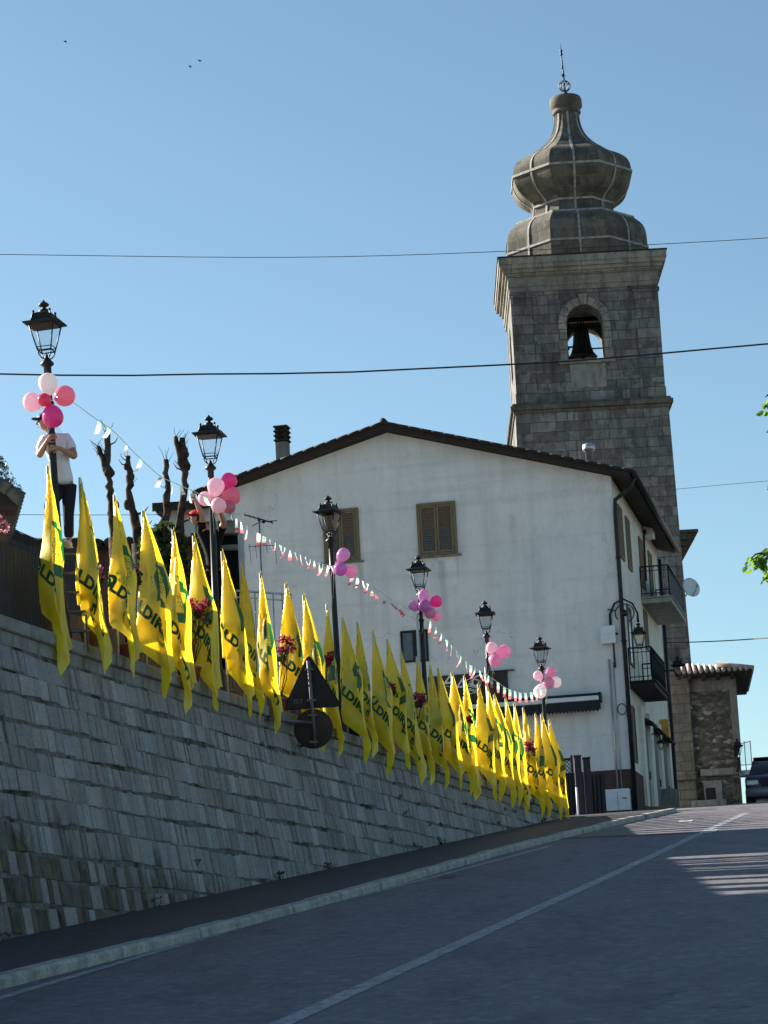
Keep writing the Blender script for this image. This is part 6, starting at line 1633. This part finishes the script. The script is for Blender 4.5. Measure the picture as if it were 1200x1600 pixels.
# person in red cap at the second lamp
Dp = lamp_top[1].y + .35; foot = at(338, 962, Dp)
t = thing('person', 'person in a red cap and black shirt reaching up to the second lamp', 'person', foot, 0)
J = dict(pelvis=pp(335, 888), chest=pp(329, 842), neck=pp(320, 822), head=pp(305, 811, -.05), shL=pp(314, 830, -.05), elL=pp(316, 806, -.12), wrL=pp(306, 784, -.2), shR=pp(344, 832), elR=pp(350, 816, -.15), wrR=pp(342, 796, -.28),
         hpL=pp(329, 896), knL=pp(328, 930, -.05), anL=pp(330, 957), hpR=pp(341, 896), knR=pp(342, 930), anR=pp(343, 958, .05), toe=Vector((0, -1, 0)),
         hdL=Vector((-.4, -.1, 1)), sdL=Vector((.9, -.2, .3)), cuL=Vector((-.2, -.8, .3)), hdR=Vector((-.2, -.1, 1)), sdR=Vector((1, 0, .2)), cuR=Vector((-.2, -.9, .2)))
make_person(t, J, M['cloth_and_shade_black'], M['cloth_and_shade_black'], M['redcap'], M['hair'], (-.95, -.1, .3))
stepladder('aluminium stepladder under the person in the red cap, hidden behind the flags', (foot.x+.0, foot.y+.15, CAPZ-.12), .15, foot.z-CAPZ+.12, 1.0)

# ================================================================== CAR past the crest at the right edge
Dc = 80; q = at(1161, 1240, Dc); 
cr = thing('parked_car', 'dark blue and silver car facing downhill at the right edge beyond the stone house', 'car', (q.x+1.02, Dc, gz(q.x+1.02, Dc)+.02), radians(-9.5))
def hullslice(w_, z0, z1, rr=.12):
    pts = []
    for sx, sz in ((1,0),(1,1),(-1,1),(-1,0)):
        cx_2, cz_2 = sx*(w_-rr), (z1-rr if sz else z0+rr); a0 = {(1,0):-pi/2,(1,1):0,(-1,1):pi/2,(-1,0):pi}[(sx,sz)]
        for k in range(4): a = a0+pi/2*k/3; pts.append((cx_2+rr*cos(a), cz_2+rr*sin(a)))
    return pts
def loft(mb, sl, m=0):     # sl: list of (y, pts)
    vs = []; n = len(sl[0][1])
    for y, pts in sl: vs += [Vector((x, y, z)) for x, z in pts]
    fs = []
    for i in range(len(sl)-1):
        for k in range(n): j = (k+1)%n; fs.append((i*n+k, i*n+j, (i+1)*n+j, (i+1)*n+k))
    fs.append(tuple(range(n))[::-1]); fs.append(tuple(range((len(sl)-1)*n, len(sl)*n))); mb.add(vs, fs, m, True)
mb = MB(); loft(mb, [(0, hullslice(.80,.42,.80,.10)), (.06, hullslice(.88,.38,.92,.12)), (.35, hullslice(.93,.34,1.06,.14)), (1.3, hullslice(.95,.34,1.14,.14)), (4.2, hullslice(.95,.34,1.16,.14)), (4.55, hullslice(.9,.4,1.05,.14))]); mb.obj('body', M['cardark'], cr)
mb = MB(); loft(mb, [(1.25, hullslice(.82,1.1,1.16,.025)), (1.75, hullslice(.72,1.1,1.58,.1)), (2.1, hullslice(.70,1.1,1.72,.12)), (3.7, hullslice(.70,1.1,1.73,.12)), (4.4, hullslice(.8,1.1,1.2,.04))]); mb.obj('cabin', M['carglass'], cr)
mb = MB(); mb.bbox((-.66, 2.0, 1.725), (.66, 3.8, 1.775), .02); mb.obj('roof_panel', M['cardark'], cr)
mb = MB(); loft(mb, [(-.06, hullslice(.78,.36,.58,.08)), (.02, hullslice(.9,.34,.64,.1)), (.3, hullslice(.945,.33,.62,.1))]); mb.obj('bumper', M['carwhite'], cr)
mb = MB(); mb.bbox((-.42, -.035, .66), (.42, .05, .86), .02)
for k in range(3): mb.box((-.4, -.05, .69+k*.06), (.4, -.034, .705+k*.06))
mb.obj('grille', M['iron'], cr)
for s in (-1, 1):
    mb = MB(); mb.bbox(sorted_lo := (min(s*.5, s*.86), -.03, .70), (max(s*.5, s*.86), .14, .88), .03); mb.obj('headlight', M['steel'], cr)
    mb = MB(); mb.bbox((min(s*.93, s*1.13), 1.35, 1.12), (max(s*.93, s*1.13), 1.5, 1.28), .03); mb.obj('mirror', M['carwhite'] if s < 0 else M['cardark'], cr)
    for y in (.85, 3.65):
        mb = MB(); Mx = Matrix.Translation((s*.84, y, .33)) @ Matrix.Rotation(pi/2*s, 4, 'Y'); mb.lathe([(.2,-.1),(.3,-.11),(.335,-.08),(.335,.08),(.3,.11),(.2,.1)], 22, M=Mx); wh = mb.obj('wheel', M['rubber'], cr)
        mb = MB(); mb.lathe([(.02,.06),(.19,.07),(.2,.1),(.195,.11),(.02,.09)], 14, M=Mx); mb.obj('rim', M['steel'], wh)
mb = MB(); mb.tube([Vector((-.5,1.27,1.17)), Vector((.1,1.4,1.3))], .012, 5); mb.obj('wiper', M['rubber'], cr)

# ================================================================== LEAFY TREE reaching in from the right
DR = 22.0; tb = Vector((7.6, DR+.5, 0)); tb.z = gz(tb.x, tb.y)
t = thing('leafy_tree', 'fresh green leafy tree outside the right edge, its twig tips hanging into the photo', 'tree', tb, 0)
mb = MB(); hub = Vector((7.4, DR+.2, 4.2)); 
mb.tube([tb, tb.lerp(hub, .5)+Vector((.08,0,0)), hub], [.2,.16,.13], 10); mb.v = [tuple(Vector(v)-tb) for v in mb.v]; mb.obj('trunk', M['bark'], t)
rr = random.Random(77); mbl = MB(); mbf = MB()
def leaf(mb, p, d, s_):
    d = d.normalized(); b = d.cross(Vector((rr.uniform(-1,1), rr.uniform(-1,1), rr.uniform(-1,1)))).normalized(); n = d.cross(b)
    c = [(0,0,0),(.28,.34,.05),(.62,.36,.08),(1,0,-.05),(.62,-.36,.08),(.28,-.34,.05)]
    P = [p + d*s_*x + b*s_*y*.9 + n*s_*z for x, y, z in c]; mid = p + d*s_*.5 - n*s_*.06
    for i in range(6): mb.face([P[i], P[(i+1)%6], mid], 0, True)
def twig(a, b, n, s_, spread):
    mbl.tube([a, a.lerp(b, .5)+Vector((0,0,.03)), b], [.012,.008,.004], 5)
    for k in range(n):
        f = rr.uniform(.35, 1); p = a.lerp(b, f) + Vector((rr.gauss(0,1), rr.gauss(0,1), rr.gauss(0,1)))*spread
        leaf(mbf, p, Vector((rr.uniform(-1,1), rr.uniform(-1,1), rr.uniform(-1.4,.2))), s_*rr.uniform(.5, .9))
ends = [(at(1165,880,DR),14,.095,.022),(at(1178,882,DR),26,.10,.03),(at(1190,878,DR),24,.09,.03),(at(1198,900,DR),26,.09,.035),(at(1192,907,DR),10,.08,.02),
        (at(1196,620,DR-1),16,.09,.03),(at(1193,638,DR-1),14,.08,.02),(at(1203,644,DR-1),22,.1,.04),(at(1202,676,DR-1),8,.08,.015),(at(1199,765,DR),9,.08,.02),(at(1204,770,DR),10,.08,.03)]
for e, n, s_, sp in ends:
    st_ = e + Vector((.5, .1, .25)); st2 = Vector((5.6, DR+.1, e.z+.5)); mbl.tube([hub.lerp(st2, .1), st2, st_, e], [.05,.025,.012,.005], 6)
    twig(st_.lerp(e, .6), e, n, s_, sp)
for k in range(60):
    a = rr.uniform(0, 2*pi); e = Vector((8.2, DR+.5, 6.2)) + Vector((cos(a)*rr.uniform(.3,2.2), sin(a)*rr.uniform(.3,2), rr.uniform(-1.8, 2.4)))
    if e.x < 5.4: e.x = 5.4 + rr.random()
    mbl.tube([hub, hub.lerp(e, .5)+Vector((0,0,.3)), e], [.05,.025,.006], 5); 
    for j in range(34): leaf(mbf, e+Vector((rr.gauss(0,.25), rr.gauss(0,.25), rr.gauss(0,.22))), Vector((rr.uniform(-1,1), rr.uniform(-1,1), rr.uniform(-1.4,.2))), .11)
for m_, nm, mt in ((mbl, 'branches', 'bark'), (mbf, 'crown', 'leaf')):
    m_.v = [tuple(Vector(v)-tb) for v in m_.v]; m_.obj(nm, M[mt], t)
print('objects', len(bpy.data.objects))
